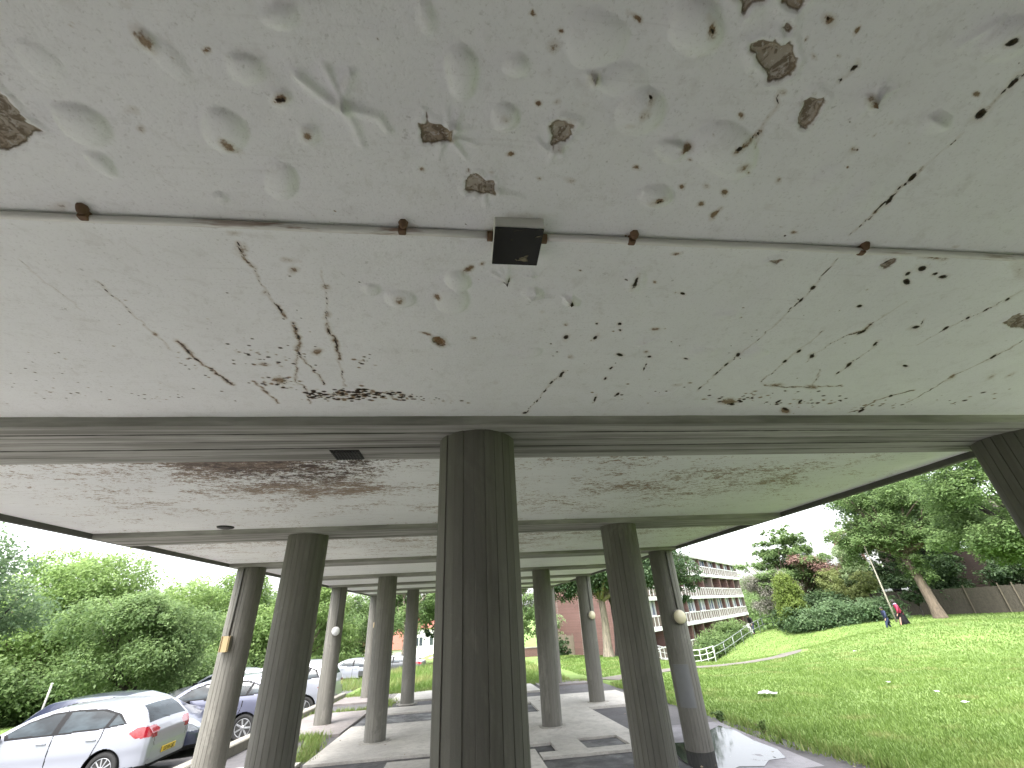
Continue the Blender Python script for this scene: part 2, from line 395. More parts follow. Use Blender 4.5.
def mat_brick(name, base, mortar=(.22, .2, .18), sc=1.):
    t = NT(name); tc = t.n('ShaderNodeTexCoord'); br = t.n('ShaderNodeTexBrick')
    mp = t.n('ShaderNodeMapping'); mp.inputs['Rotation'].default_value = (R(90), 0, 0)
    # planar in the wall: (x+y, z)
    sx = t.n('ShaderNodeSeparateXYZ'); t.l(t.pos, sx.inputs[0]); cx = t.n('ShaderNodeCombineXYZ')
    t.l(t.math('ADD', sx.outputs[0], sx.outputs[1]), cx.inputs[0]); t.l(sx.outputs[2], cx.inputs[1]); t.l(cx.outputs[0], br.inputs['Vector'])
    br.inputs['Scale'].default_value = sc*4.4; br.inputs['Color1'].default_value = (*base, 1); br.inputs['Color2'].default_value = (*[x*.7 for x in base], 1); br.inputs['Mortar'].default_value = (*mortar, 1)
    br.inputs['Mortar Size'].default_value = .012; br.inputs['Brick Width'].default_value = 1.; br.inputs['Row Height'].default_value = .33
    c = t.mix(t.rmp(t.noise(1.2, 4), .35, .7, 0, .4), br.outputs['Color'], tuple(x*.55 for x in base))
    t.col(c); t.set(roughness=.85); return t.m
M['brick_red'] = mat_brick('red_brick', (.125, .062, .053))
M['brick_brown'] = mat_brick('brown_brick', (.17, .10, .075))
MB().box(XL+.3, XR-.3, YBACK+.3, YEND-.3, 2.951, 6.5).build('upper_wall', M['brick_brown'], B)

# unseen walls added behind the viewer to keep light off the column fronts
MB().box(XL, XR, YBACK, YBACK+.22, -.3, ZB-.002).build('added_back_wall', M['brick_brown'], B)
for x0, x1 in ((XL+.001, XL+.23), (XR-.23, XR-.001)): MB().box(x0, x1, YBACK+.222, -.15, -.3, ZB-.002).build('added_side_wall', M['brick_brown'], B)
MB().box(XL, XR, YBACK+.222, rows[0]-.002, ZS, ZS+.15).build('soffit_panel', M['beam'], B)
# soffit bay overhead, with every blister, peel, crack and stain at its place
BL = [[-0.3863,0.4345,0.0168,0.0179,-0.0245,0.0201,1],[-0.4742,0.5506,0.0236,0.0329,-0.0393,0.0335,1],[-0.7337,0.5601,0.0261,0.0307,-0.0351,0.0287,1],[-0.7563,0.6406,0.0091,0.0255,-0.02,0.0152,1],[-0.4048,0.664,0.0348,-0.0023,-0.0155,0.044,1],[-0.5571,0.7129,0.0132,0.0065,-0.0098,0.0132,1],[-0.3001,0.3528,0.0286,-0.0024,-0.0068,0.0191,1],[-0.3441,0.481,0.022,-0.0017,-0.0064,0.0182,1],[-0.3138,0.5468,0.0217,-0.0016,-0.007,0.023,1],[0.2271,0.3405,0.0596,-0.0049,0.0124,0.0434,0.6],[0.0924,0.3912,0.0235,-0.0019,0.0022,0.019,1],[-0.0082,0.4105,0.0287,-0.0059,0.0068,0.0434,1],[-0.0655,0.3355,0.0144,-0.0043,0.0059,0.0229,1],[0.0311,0.3538,0.0085,-0.0007,0.0004,0.0101,1],[0.0788,0.4837,0.0279,-0.0021,0.0022,0.0252,1],[0.3485,0.4536,0.0391,-0.0299,0.0364,0.0344,1],[0.4445,0.5262,0.0311,-0.0022,0.012,0.0266,1],[0.4594,0.6441,0.0446,-0.0029,0.0138,0.0331,1],[0.5654,0.5175,0.0722,-0.0052,0.036,0.0623,1],[0.3945,0.3106,0.0491,-0.0041,0.0197,0.0386,1.0],[0.9946,0.427,0.0137,-0.0177,0.0299,0.016,0.8],[-0.1977,1.0529,0.0457,-0.002,-0.0054,0.0432,1],[-0.2779,1.0151,0.0264,-0.0012,-0.005,0.0271,1],[-0.0186,0.9634,0.0376,0.0079,-0.0055,0.0428,1.2],[-0.0382,1.0604,0.0564,-0.0024,-0.0012,0.0591,1.2],[0.2134,1.0109,0.0314,-0.0014,0.0042,0.0282,1],[0.2442,1.3506,0.059,-0.0173,0.0075,0.035,0.8],[1.1657,1.3263,0.055,-0.0087,0.0254,0.0366,1],[0.9508,1.3247,0.0543,-0.0086,0.0165,0.0288,0.8],[0.9103,1.0892,0.0475,-0.0073,0.0139,0.0219,0.7],[-0.5291,0.4046,0.005,0.0147,-0.0162,0.0095,1],[0.3412,1.0391,0.0261,-0.0011,0.0068,0.0296,0.8],[0.5176,0.9372,0.0023,-0.0534,0.0352,0.0205,0.6],[0.9795,0.2796,0.0252,-0.028,0.0405,0.018,0.7],[0.9896,0.6183,0.0118,-0.0569,0.0439,0.0243,0.4],[-0.7236,0.4495,0.0188,0.0243,-0.0274,0.0194,0.4],[-0.509,0.4321,0.0187,0.0239,-0.0211,0.0156,0.4],[-0.1455,0.3728,0.0337,-0.0028,-0.0034,0.0205,0.4],[0.8664,0.5705,0.0242,-0.0307,0.037,0.0253,0.35],[0.2888,0.4002,0.0494,-0.0039,0.009,0.0267,0.5]]
WR = [[[-0.2988,0.4402],[-0.2559,0.4813],[-0.229,0.4919]],[[-0.2471,0.4217],[-0.2355,0.4725]],[[-0.2034,0.4262],[-0.2299,0.4721]],[[-0.2325,0.4831],[-0.2201,0.5199],[-0.2128,0.5603]],[[-0.2315,0.4866],[-0.1705,0.5006],[-0.1553,0.527]],[[-0.027,0.5278],[0.0248,0.5431]],[[-0.0271,0.534],[-0.0001,0.5738]],[[-0.0458,0.5418],[-0.058,0.5801]],[[-0.0268,0.5175],[0.0056,0.509]],[[-0.0307,0.5137],[-0.0374,0.4754]],[[-0.0206,0.5089],[-0.0123,0.481]],[[0.1923,0.5442],[0.1848,0.5747]],[[0.2022,0.539],[0.2113,0.5611]],[[0.17,0.5414],[0.1474,0.5213]],[[0.2386,0.4008],[0.2547,0.4097]],[[0.2386,0.4008],[0.2452,0.4174]],[[0.2386,0.4008],[0.247,0.3901]],[[0.2386,0.4008],[0.2256,0.3951]],[[0.8106,0.3952],[0.8062,0.4148]],[[0.8106,0.3952],[0.8088,0.359]],[[0.8106,0.3952],[0.8423,0.3706]],[[0.8106,0.3952],[0.7895,0.3893]],[[0.8106,0.3952],[0.8374,0.4164]],[[0.478,0.5192],[0.4572,0.5438]],[[0.478,0.5192],[0.4486,0.5102]],[[0.1263,0.952],[0.0948,0.9709]],[[0.1263,0.952],[0.0768,0.9209]],[[0.1263,0.952],[0.1016,0.9034]],[[0.1263,0.952],[0.1238,0.8943]],[[0.2053,1.0208],[0.2759,1.0224]],[[0.2134,1.0109],[0.1997,1.0501]],[[0.2213,1.0012],[0.211,0.9743]],[[0.0465,0.6467],[0.1333,0.6653]],[[0.0447,0.6574],[0.0513,0.6959]],[[0.033,0.6582],[0.0171,0.6811]],[[0.3412,1.0391],[0.3059,1.0115]],[[0.3412,1.0391],[0.3689,1.058]],[[0.3412,1.0391],[0.3356,1.0006]],[[0.1838,0.9321],[0.221,0.9218]],[[0.2022,0.9354],[0.1927,0.9109]],[[0.6659,1.2832],[0.7223,1.2283]],[[0.8997,1.7006],[0.97,1.6692],[0.9803,1.649]],[[0.823,0.3757],[0.8125,0.4243]],[[0.9299,0.2542],[0.8966,0.2942]],[[0.9707,0.4184],[1.0258,0.4352]]]
PEEL = [[[-0.8789,0.5057],[-0.8327,0.507],[-0.8267,0.5133],[-0.8346,0.5509],[-0.8238,0.5804],[-0.9321,0.6248],[-0.9989,0.6401]],[[-0.0806,0.4881],[-0.0742,0.507],[-0.0267,0.5134],[-0.0292,0.5363],[-0.0562,0.5425],[-0.0876,0.5512],[-0.0966,0.537],[-0.0849,0.5177]],[[0.1726,0.4966],[0.1928,0.483],[0.2207,0.4869],[0.2133,0.5101],[0.2005,0.5304],[0.1829,0.5404],[0.1819,0.5124]],[[0.0047,0.6238],[0.0224,0.6101],[0.0434,0.6287],[0.066,0.6246],[0.0683,0.6586],[0.0378,0.6606],[0.005,0.6547]],[[0.5094,0.3276],[0.5201,0.3177],[0.5681,0.3228],[0.5768,0.316],[0.6039,0.3418],[0.611,0.3678],[0.5925,0.3796],[0.5764,0.3774],[0.5624,0.3599],[0.5342,0.3507]],[[0.4399,0.2636],[0.4576,0.2751],[0.4743,0.2844],[0.473,0.2711],[0.4952,0.2562]],[[0.5188,0.2619],[0.5328,0.2713],[0.5518,0.2697],[0.5562,0.2587],[0.5455,0.2519],[0.5186,0.2542]],[[0.6764,0.4094],[0.6859,0.3937],[0.7129,0.4028],[0.7176,0.4335],[0.7174,0.4624],[0.6835,0.436]],[[0.5419,0.2969],[0.5477,0.2893],[0.5595,0.2925],[0.5575,0.3028]],[[2.017,1.0881],[2.0011,1.0462],[2.0592,1.0321],[2.1805,1.1205],[2.0947,1.117]],[[-0.1055,1.2551],[-0.0845,1.2544],[-0.0649,1.2982],[-0.0871,1.3119],[-0.1105,1.2803]],[[0.8897,0.8299],[0.9271,0.8199],[0.9228,0.8362]],[[1.2513,0.8312],[1.2635,0.8058],[1.2801,0.809],[1.2883,0.8377]]]
ST = [[-0.5298,0.4032,0.0061,0.0178,-0.0144,0.0084,0.8],[-0.4393,0.4115,0.0066,-0.0005,-0.0022,0.0046,1],[-0.6322,0.3913,0.0046,-0.0004,-0.0031,0.0042,0.7],[-0.3441,0.481,0.0174,-0.0054,-0.0007,0.0086,1],[-0.3138,0.5468,0.0118,-0.0009,-0.0044,0.0146,0.8],[-0.4808,0.5818,0.0068,0.0206,-0.0108,0.0076,0.8],[-0.6228,0.5238,0.0117,0.0047,-0.0104,0.011,0.4],[-0.6341,0.5624,0.0061,0.0055,-0.0081,0.0074,0.7],[-0.5303,0.3583,0.0114,0.0033,-0.0078,0.0077,0.3],[0.1525,0.3585,0.0141,-0.0012,0.0023,0.0118,0.6],[0.1087,0.3141,0.005,-0.0004,0.0006,0.0039,1],[0.1619,0.3344,0.0051,-0.0004,0.0009,0.0042,1],[0.2866,0.3058,0.0109,0.0059,-0.0026,0.0031,1],[0.2685,0.2992,0.0067,-0.0006,0.0019,0.0052,0.4],[0.2386,0.4008,0.0132,-0.001,0.0032,0.0116,0.55],[0.0788,0.4837,0.0116,-0.0029,0.0021,0.0075,0.5],[0.1407,0.4525,0.0059,-0.0005,0.0009,0.0055,1],[0.1775,0.4478,0.0078,-0.0006,0.0011,0.0054,0.6],[0.0986,0.5599,0.0108,-0.0008,0.0007,0.0068,1],[-0.0943,0.6084,0.0079,0.0027,-0.0028,0.007,0.9],[0.2439,0.6152,0.014,-0.0009,0.0023,0.0102,0.6],[0.1688,0.6152,0.0046,-0.0003,0.0008,0.005,0.8],[0.0067,0.6039,0.0044,-0.0003,0.0001,0.0048,0.8],[0.058,0.6052,0.0067,-0.0005,0.0003,0.0049,0.6],[0.387,0.5727,0.0099,0.0027,0.0002,0.0069,0.9],[0.2022,0.539,0.0129,-0.0009,0.0027,0.0132,0.5],[-0.0271,0.5319,0.0082,-0.0006,-0.0002,0.0084,0.7],[0.3606,0.4319,0.0084,0.0031,-0.0033,0.0147,0.6],[0.3546,0.4531,0.0087,-0.0106,0.0075,0.0054,0.6],[0.3323,0.4786,0.0154,-0.004,0.0042,0.0077,0.4],[0.468,0.6463,0.0231,-0.0095,0.0071,0.0105,0.8],[0.5137,0.6129,0.0097,-0.0006,0.0038,0.0078,1],[0.478,0.5192,0.0097,-0.0086,0.0081,0.0072,1],[0.42,0.3071,0.0088,-0.0007,0.0067,0.0123,1],[0.4062,0.2916,0.0103,-0.0009,0.0042,0.0078,0.4],[0.6206,0.2789,0.0046,-0.0067,0.0158,0.0072,0.8],[0.6029,0.3093,0.0013,-0.0047,0.0042,0.0016,0.9],[0.6353,0.3328,0.0079,0.0049,-0.0031,0.0026,0.8],[0.6847,0.2907,0.0025,-0.0064,0.0054,0.0021,0.9],[0.6826,0.329,0.0038,-0.0003,0.0026,0.003,0.8],[0.6204,0.3952,0.0101,-0.0008,0.005,0.0069,0.7],[0.8106,0.3952,0.0125,-0.001,0.01,0.0106,0.8],[1.0222,0.3675,0.0085,-0.0007,0.0063,0.0051,0.9],[0.859,0.4941,0.0076,-0.0045,0.0105,0.008,0.55],[0.8821,0.461,0.0019,-0.0058,0.0044,0.0022,0.5],[0.8947,0.4344,0.0018,-0.0055,0.0043,0.0021,0.5],[0.5598,0.4434,0.0084,-0.0006,0.0041,0.0066,0.9],[0.6296,0.5485,0.0119,-0.0067,0.0087,0.0086,0.7],[0.6519,0.5644,0.006,-0.0004,0.0031,0.0049,0.9],[0.571,0.6064,0.0098,-0.0007,0.0042,0.0078,0.6],[0.6267,0.6191,0.01,-0.0007,0.0054,0.0094,1],[0.5843,0.6561,0.0102,-0.0007,0.0045,0.0085,0.8],[0.6363,0.6829,0.0034,-0.0191,0.0093,0.0054,0.9],[0.7403,0.5791,0.0029,-0.007,0.0089,0.0055,0.7],[0.5003,0.5455,0.0069,-0.0005,0.0023,0.0046,0.7],[0.763,0.6536,0.0236,-0.0015,0.0099,0.0144,0.25],[-0.5746,0.8159,0.0241,-0.0014,-0.0043,0.0098,0.5],[-0.576,0.8691,0.0176,-0.001,-0.0091,0.0213,0.5],[-0.4758,0.903,0.0225,0.0017,-0.0045,0.0113,0.55],[-0.4729,0.9409,0.0135,-0.0007,-0.004,0.012,0.7],[-0.5868,1.0383,0.0142,-0.0007,-0.0052,0.0136,0.6],[-0.4053,1.0078,0.0143,-0.0007,-0.0036,0.0133,0.6],[-0.4385,1.1425,0.0125,-0.0005,-0.0056,0.0211,0.7],[-1.0195,1.2672,0.004,0.0113,-0.009,0.0102,0.8],[-0.5295,1.3642,0.0176,-0.0005,-0.0058,0.0204,0.8],[-0.7372,1.5779,0.0322,0.0061,-0.0099,0.0251,0.9],[-0.7572,1.4537,0.0251,-0.0005,-0.0057,0.0147,0.7],[-0.1977,1.0529,0.0183,-0.0008,-0.0024,0.0191,0.7],[0.0103,0.9121,0.0159,-0.009,0.0031,0.0112,0.9],[0.0495,0.8903,0.0085,-0.0004,0.0003,0.0078,0.8],[-0.1286,1.2375,0.0226,0.0102,-0.0021,0.0094,0.8],[-0.0856,1.2795,0.0227,0.0145,-0.006,0.0241,1],[0.0357,1.2568,0.0143,-0.0005,0.0003,0.0125,0.7],[-0.0838,1.0384,0.0123,-0.0005,-0.0007,0.0142,1],[0.1338,1.592,0.0215,-0.0003,0.0018,0.027,0.3],[0.5821,0.9386,0.0095,-0.0005,0.0037,0.0088,0.8],[0.599,0.8223,0.0154,-0.0048,0.0044,0.0073,0.9],[0.3529,1.1675,0.0106,-0.0004,0.0025,0.0116,0.7],[0.4144,1.3752,0.012,-0.0003,0.0033,0.0147,0.6],[0.2566,1.099,0.01,-0.0004,0.0018,0.0105,0.4],[0.6825,1.1795,0.0174,-0.0033,0.0056,0.012,0.8],[0.7088,1.3311,0.014,-0.0054,0.007,0.014,0.7],[2.2691,1.4961,-0.005,-0.0283,0.0239,0.0161,0.8],[2.4877,1.5022,-0.0012,-0.0285,0.0263,0.0171,0.6],[2.5657,1.4817,-0.0028,-0.0361,0.0269,0.0169,0.5],[1.7434,0.8317,-0.0144,-0.0231,0.0501,0.0204,0.5],[1.4,0.7944,0.0481,0.0004,0.0123,0.0115,0.7],[0.8889,0.7262,0.0113,-0.0007,0.0049,0.0066,0.8],[1.6435,1.6122,0.0525,0.0074,0.0224,0.03,0.7],[1.4169,0.7501,0.0117,-0.004,0.0093,0.007,0.6],[1.4408,1.5946,0.0536,0.0045,0.0131,0.0195,0.7],[1.6912,1.8703,0.0478,0.0315,0.015,0.0326,1],[1.3232,1.7749,0.0641,-0.0002,0.0202,0.0341,0.9],[0.9625,1.6003,0.0286,-0.0003,0.0067,0.0143,0.5],[-0.9227,0.7606,0.026,-0.0017,-0.015,0.0201,0.5],[-0.1406,0.7774,0.0276,-0.0016,-0.0021,0.0193,0.55],[0.4478,0.7797,0.0304,-0.0017,0.0075,0.0206,0.5],[1.1471,0.7767,0.0398,-0.0022,0.0203,0.022,0.6],[0.0784,0.7741,0.013,-0.0008,0.0027,0.0395,0.6],[0.1375,0.7201,0.0652,-0.004,0.0015,0.0121,0.35]]
HO = [[-0.3441,0.481,0.0135,-0.0042,-0.0005,0.006],[0.4208,0.3084,0.007,-0.0006,0.0052,0.0096],[0.6206,0.2789,0.002,-0.0029,0.0079,0.0036],[0.3563,0.4212,0.0059,-0.0005,0.0021,0.0053],[0.4691,0.6491,0.0116,-0.0066,0.0031,0.0041],[0.4791,0.5214,0.007,-0.0062,0.0041,0.0036],[0.5208,0.4832,0.0035,-0.0003,0.0018,0.0033],[0.7275,0.3449,0.0031,-0.0097,0.0071,0.003],[0.7182,0.3679,0.0051,-0.0048,0.0067,0.004],[1.0723,0.4026,0.0022,-0.0132,0.0159,0.0066],[1.0744,0.3451,-0.0007,-0.0177,0.012,0.0042],[0.9813,0.281,0.0117,-0.0062,0.0095,0.005],[0.5917,0.5065,0.0099,-0.0053,0.007,0.0069],[1.2597,0.8224,0.0089,-0.0127,0.0107,0.0077],[1.3804,0.8634,0.0043,-0.0135,0.0165,0.0107],[1.4051,0.8403,0.0137,-0.0048,0.0172,0.0141],[1.5097,0.8705,0.0144,-0.009,0.014,0.0103],[1.413,0.8983,0.0172,-0.0008,0.0138,0.0134],[1.4748,0.8587,0.0063,-0.0064,0.0112,0.0078],[0.5176,0.9372,-0.0011,-0.0319,0.0105,0.0051],[0.3412,1.0391,0.0098,-0.0004,0.0034,0.0148],[0.6971,0.9889,0.0136,0.0052,0.002,0.009],[0.5436,1.1547,0.0108,-0.0004,0.0039,0.0115],[0.5555,1.19,0.0073,-0.0003,0.0031,0.009],[0.4613,1.1577,0.0071,-0.0003,0.0025,0.0086],[0.3687,1.2398,0.0057,-0.0158,0.0108,0.0131],[0.4781,1.2426,0.0094,-0.0131,0.0086,0.0136],[0.3219,1.2866,0.0056,-0.0002,0.0012,0.0066],[0.3554,1.3406,0.0058,-0.0002,0.0014,0.007],[0.6114,1.3555,0.0182,0.0071,0.0027,0.0141],[0.7356,1.3672,0.0107,-0.0042,0.0055,0.011],[0.7475,1.4289,-0.0045,-0.0224,0.0061,0.0032],[0.7516,1.4614,-0.0046,-0.0231,0.0052,0.0027],[0.8974,1.3785,0.0193,0.0049,0.0044,0.0113],[0.6067,1.456,0.0048,-0.0158,0.0075,0.0098],[0.6094,1.5496,0.005,-0.0172,0.0079,0.0108],[0.4105,1.5094,0.0106,-0.0359,0.0107,0.0148],[0.3782,1.5888,0.0077,-0.0258,0.0069,0.0102],[0.3648,1.6644,0.0061,-0.0207,0.0053,0.0082],[0.3441,1.7665,0.0066,-0.0226,0.0055,0.0091],[0.3047,1.9021,0.0188,-0.0082,0.0044,0.0213],[0.6197,1.7442,-0.0057,-0.0498,0.009,0.0058],[0.7152,1.6916,0.0045,-0.0197,0.0091,0.0125],[0.1263,0.952,0.0177,-0.0136,0.0032,0.0077],[1.6307,1.2477,-0.0055,-0.0273,0.0173,0.0115],[1.6588,1.4095,-0.0075,-0.0375,0.0216,0.0156],[1.6655,1.4787,-0.0045,-0.0229,0.0089,0.0067],[1.6925,1.1314,0.0137,-0.0103,0.0146,0.0117],[1.6913,1.1064,-0.0139,-0.0208,0.008,0.0034],[1.3576,1.0214,0.0082,-0.0052,0.0122,0.011],[1.1024,1.343,-0.0009,-0.0266,0.0218,0.0181],[1.1158,0.9408,0.001,-0.0123,0.011,0.0075],[1.1189,1.0001,-0.0009,-0.0181,0.0093,0.0061],[1.0936,1.4889,0.0016,-0.0223,0.0106,0.0105],[1.0962,1.4215,0.0019,-0.0262,0.0103,0.0098],[1.0877,1.628,0.0018,-0.0254,0.0085,0.009],[1.3443,1.3067,0.0015,-0.017,0.0112,0.0094],[1.3387,1.3838,0.0016,-0.0184,0.0116,0.0102],[1.43,1.3423,0.0034,-0.0155,0.0178,0.0156],[1.5017,1.1701,0.0126,-0.0278,0.0112,0.0091],[2.2791,1.3291,-0.0055,-0.0283,0.0222,0.0136],[1.8442,1.0702,0.0003,-0.015,0.016,0.0098],[1.8614,1.0227,0.0002,-0.0227,0.011,0.0065],[1.8263,1.1394,0.0006,-0.0194,0.0107,0.0069],[1.935,1.4121,0.0252,0.0054,0.0123,0.0133],[1.0694,0.6161,-0.0031,-0.0179,0.0092,0.004],[1.0676,0.5516,0.0021,-0.0138,0.0094,0.0047],[1.8733,0.9617,0.0,-0.0106,0.0114,0.0064],[2.1552,1.7036,0.0046,-0.0115,0.0185,0.0157],[2.1513,1.8843,-0.0034,-0.0323,0.0213,0.018],[1.4126,1.7298,0.0106,-0.0001,0.0099,0.0154],[1.7045,1.774,-0.0127,-0.0354,0.0139,0.0104],[1.583,1.7743,0.0027,-0.023,0.0118,0.012],[1.3476,1.7978,0.0162,-0.0,0.0111,0.0186],[1.6821,1.8578,0.0339,0.017,0.0104,0.0187],[1.5346,1.6542,0.0104,-0.0001,0.0075,0.0103]]
CR = [[[[-1.1563,0.9394],[-1.1544,1.0349],[-1.153,1.151]],0.00145],[[[-1.0195,1.0121],[-1.0172,1.112],[-1.0195,1.2672],[-1.0211,1.3644]],0.00236],[[[-0.9704,1.3068],[-0.9719,1.3826],[-0.9697,1.4441],[-0.9495,1.5487],[-0.9347,1.6228]],0.00706],[[[-0.5785,0.8521],[-0.5884,0.8981],[-0.5765,0.9308]],0.00447],[[[-0.5765,0.9308],[-0.5792,0.9702],[-0.5868,1.0383],[-0.5735,1.1028]],0.00291],[[[-0.5735,1.1028],[-0.5722,1.1581]],0.00597],[[[-0.5564,1.1841],[-0.5666,1.264],[-0.5996,1.3661]],0.00662],[[[-0.5996,1.3661],[-0.5904,1.4501],[-0.581,1.5186],[-0.5741,1.6185]],0.00419],[[[-0.5996,1.3661],[-0.6428,1.466],[-0.6809,1.594],[-0.6633,1.6372],[-0.6852,1.79]],0.00419],[[[-0.4008,0.9412],[-0.4184,1.0674],[-0.4484,1.191]],0.00192],[[[-0.4484,1.191],[-0.4533,1.2724],[-0.4542,1.3161],[-0.4689,1.4183]],0.00643],[[[-0.4689,1.4183],[-0.4855,1.533],[-0.4978,1.6354]],0.00293],[[[-0.8395,1.5961],[-0.8316,1.6748],[-0.8213,1.7902]],0.00498],[[[0.5841,0.5093],[0.6074,0.4942],[0.6223,0.4779]],0.00585],[[[0.6223,0.4779],[0.623,0.4487],[0.6204,0.4194],[0.6164,0.3955]],0.00286],[[[0.6223,0.4779],[0.6299,0.5038]],0.0022],[[[1.0723,0.4026],[1.069,0.3714],[1.0735,0.324],[1.0807,0.3031]],0.00355],[[[1.0654,0.6755],[1.0646,0.6406],[1.0667,0.6133],[1.0632,0.5791],[1.0701,0.5488],[1.0694,0.528]],0.00365],[[[1.0694,0.528],[1.0735,0.5002],[1.0808,0.4442]],0.00149],[[[1.0579,0.7267],[1.0654,0.6755]],0.00233],[[[1.0968,0.8148],[1.1158,0.9408],[1.1156,1.0054],[1.1223,1.1395],[1.1143,1.2223],[1.1024,1.343],[1.0936,1.4889],[1.0884,1.6581]],0.0025],[[[1.3423,1.1691],[1.3388,1.2995],[1.3387,1.3838],[1.3519,1.5667]],0.00281],[[[1.5115,0.9934],[1.5024,1.0544],[1.4926,1.1199]],0.00223],[[[1.4926,1.1199],[1.496,1.1638],[1.464,1.1844]],0.00717],[[[1.464,1.1844],[1.4457,1.2322],[1.424,1.3347],[1.4395,1.3896]],0.00247],[[[1.875,0.9151],[1.8695,0.9619],[1.8614,1.0227],[1.8442,1.0702],[1.8263,1.1394],[1.8219,1.2492]],0.0026],[[[2.261,1.1999],[2.272,1.2585],[2.2791,1.3291],[2.2691,1.4961],[2.2996,1.6051],[2.3304,1.7845]],0.00365],[[[2.2173,1.6375],[2.1552,1.7036],[2.1193,1.7612],[2.1395,1.8714],[2.0963,1.8971]],0.0061],[[[1.3859,1.5952],[1.5154,1.6136],[1.6435,1.6122],[1.7961,1.6004]],0.00448],[[[1.5571,1.4543],[1.6099,1.5442],[1.6357,1.6022]],0.00286],[[[1.6437,1.2473],[1.6477,1.329],[1.6588,1.4095],[1.6655,1.4787]],0.00261],[[[0.4105,1.5094],[0.3782,1.5888],[0.3441,1.7665],[0.3047,1.9021]],0.00257]]
SP = [[-1.0081,1.452,0.072,0.0541,-0.041,0.0632,30,0.00417],[-0.7792,1.3709,0.0589,0.0578,-0.0461,0.0766,26,0.0041],[-0.7572,1.4537,0.0719,-0.0016,-0.0144,0.0369,12,0.00575],[-0.7432,1.5948,0.0793,0.0152,-0.0236,0.0597,40,0.0062],[-0.5807,1.7199,0.1141,0.0135,-0.0111,0.0388,70,0.00757],[-0.4497,1.6998,0.1417,0.0104,-0.0106,0.0481,130,0.00846],[-0.2695,1.7279,0.0682,0.0135,-0.0063,0.0398,40,0.00701],[-0.6013,1.3933,0.1065,-0.0027,-0.0224,0.0701,20,0.00532],[-1.261,1.7147,0.232,-0.0015,-0.0427,0.0744,30,0.00463],[-1.4852,1.5124,0.1735,0.0352,-0.1178,0.1502,30,0.00303],[-1.6178,1.6903,0.219,-0.0018,-0.0662,0.0889,22,0.00364],[-0.1074,1.7576,0.1359,-0.0005,-0.0024,0.0518,14,0.00543],[1.3493,1.7301,0.2107,-0.001,0.0542,0.0882,40,0.00736],[1.7602,1.7738,0.2802,-0.0007,0.0736,0.0936,40,0.00783],[2.1943,1.8089,0.2971,-0.0002,0.0712,0.0738,20,0.00711],[-0.3836,1.4308,0.0372,-0.0008,-0.0059,0.0295,12,0.00596],[0.8545,1.6501,0.2894,-0.0027,0.0569,0.1404,16,0.00577],[2.6082,1.7477,0.2869,-0.0632,0.1165,0.0953,14,0.00845],[0.1072,0.6219,1.1597,-0.0784,0.0513,0.4971,45,0.00161],[0.8543,1.1797,1.2307,-0.0427,0.2336,0.4487,60,0.00304],[0.8212,0.4338,0.1664,-0.1811,0.2988,0.1811,22,0.00175],[-0.741,1.235,0.6385,-0.0222,-0.1546,0.359,30,0.00254]]
xs = np.unique(np.r_[np.arange(XL, -2.45, .06), np.arange(-2.45, 3.40, .0056), np.arange(3.40, XR, .03), XR])
ys = np.unique(np.r_[np.arange(rows[0]+BW, .15, .05), np.arange(.15, Y1, .0046), Y1])
X, Y = np.meshgrid(xs, ys)
H = np.zeros_like(X); RU = np.zeros_like(X); DK = np.zeros_like(X); PE = np.zeros_like(X)
def vnoise(x, y, sc, seed):
    g = np.random.default_rng(seed).random((256, 256)); u = x*sc+100; v = y*sc+100
    i = np.floor(u).astype(int); j = np.floor(v).astype(int); a = u-i; b = v-j; a = a*a*(3-2*a); b = b*b*(3-2*b)
    G = lambda p, q: g[p % 256, q % 256]
    return (G(i, j)*(1-a)+G(i+1, j)*a)*(1-b)+(G(i, j+1)*(1-a)+G(i+1, j+1)*a)*b
H += 0.0026*(vnoise(X, Y, 5, 1)-.5) + .0012*(vnoise(X, Y, 14, 2)-.5) + .0006*(vnoise(X, Y, 40, 3)-.5)
def win(x0, x1, y0, y1):
    i0, i1 = np.searchsorted(xs, (x0, x1)); j0, j1 = np.searchsorted(ys, (y0, y1))
    return slice(max(j0-1, 0), j1+1), slice(max(i0-1, 0), i1+1)
def ell(e, k=1.6):
    cx, cy_, a0, a1, b0, b1 = e[:6]; rr = k*(math.hypot(a0, a1)+math.hypot(b0, b1))
    s = win(cx-rr, cx+rr, cy_-rr, cy_+rr); dx = X[s]-cx; dy = Y[s]-cy_; det = a0*b1-a1*b0
    u = (dx*b1-dy*b0)/det; v = (-dx*a1+dy*a0)/det
    return s, np.hypot(u, v), min(math.hypot(a0, a1), math.hypot(b0, b1))
for i, e in enumerate(BL):
    s, r, m = ell(e)
    if r.size == 0: continue
    r = r*(1+.16*(vnoise(X[s], Y[s], .9/m, 50+i)-.5)*2)
    H[s] -= e[6]*min(m*.40, .0135)*np.clip(1-r**2.2, 0, 1)**.64
for i, e in enumerate(ST):
    s, r, m = ell(e, 2.6); r = r*(.62+.76*vnoise(X[s], Y[s], .55/m, i+900)) if r.size else r
    if r.size: RU[s] = np.maximum(RU[s], .88*e[6]*np.exp(-(r**2)*.95))
for i, e in enumerate(HO):
    s, r, m = ell(e, 2.6); r = r*(.68+1.0*vnoise(X[s], Y[s], .7/m, i+1300)) if r.size else r
    if r.size:
        DK[s] = np.maximum(DK[s], .9*np.exp(-(r**2)*1.25)); RU[s] = np.maximum(RU[s], .5*np.exp(-(r**2)*.5)); H[s] += .0015*np.exp(-r**2)
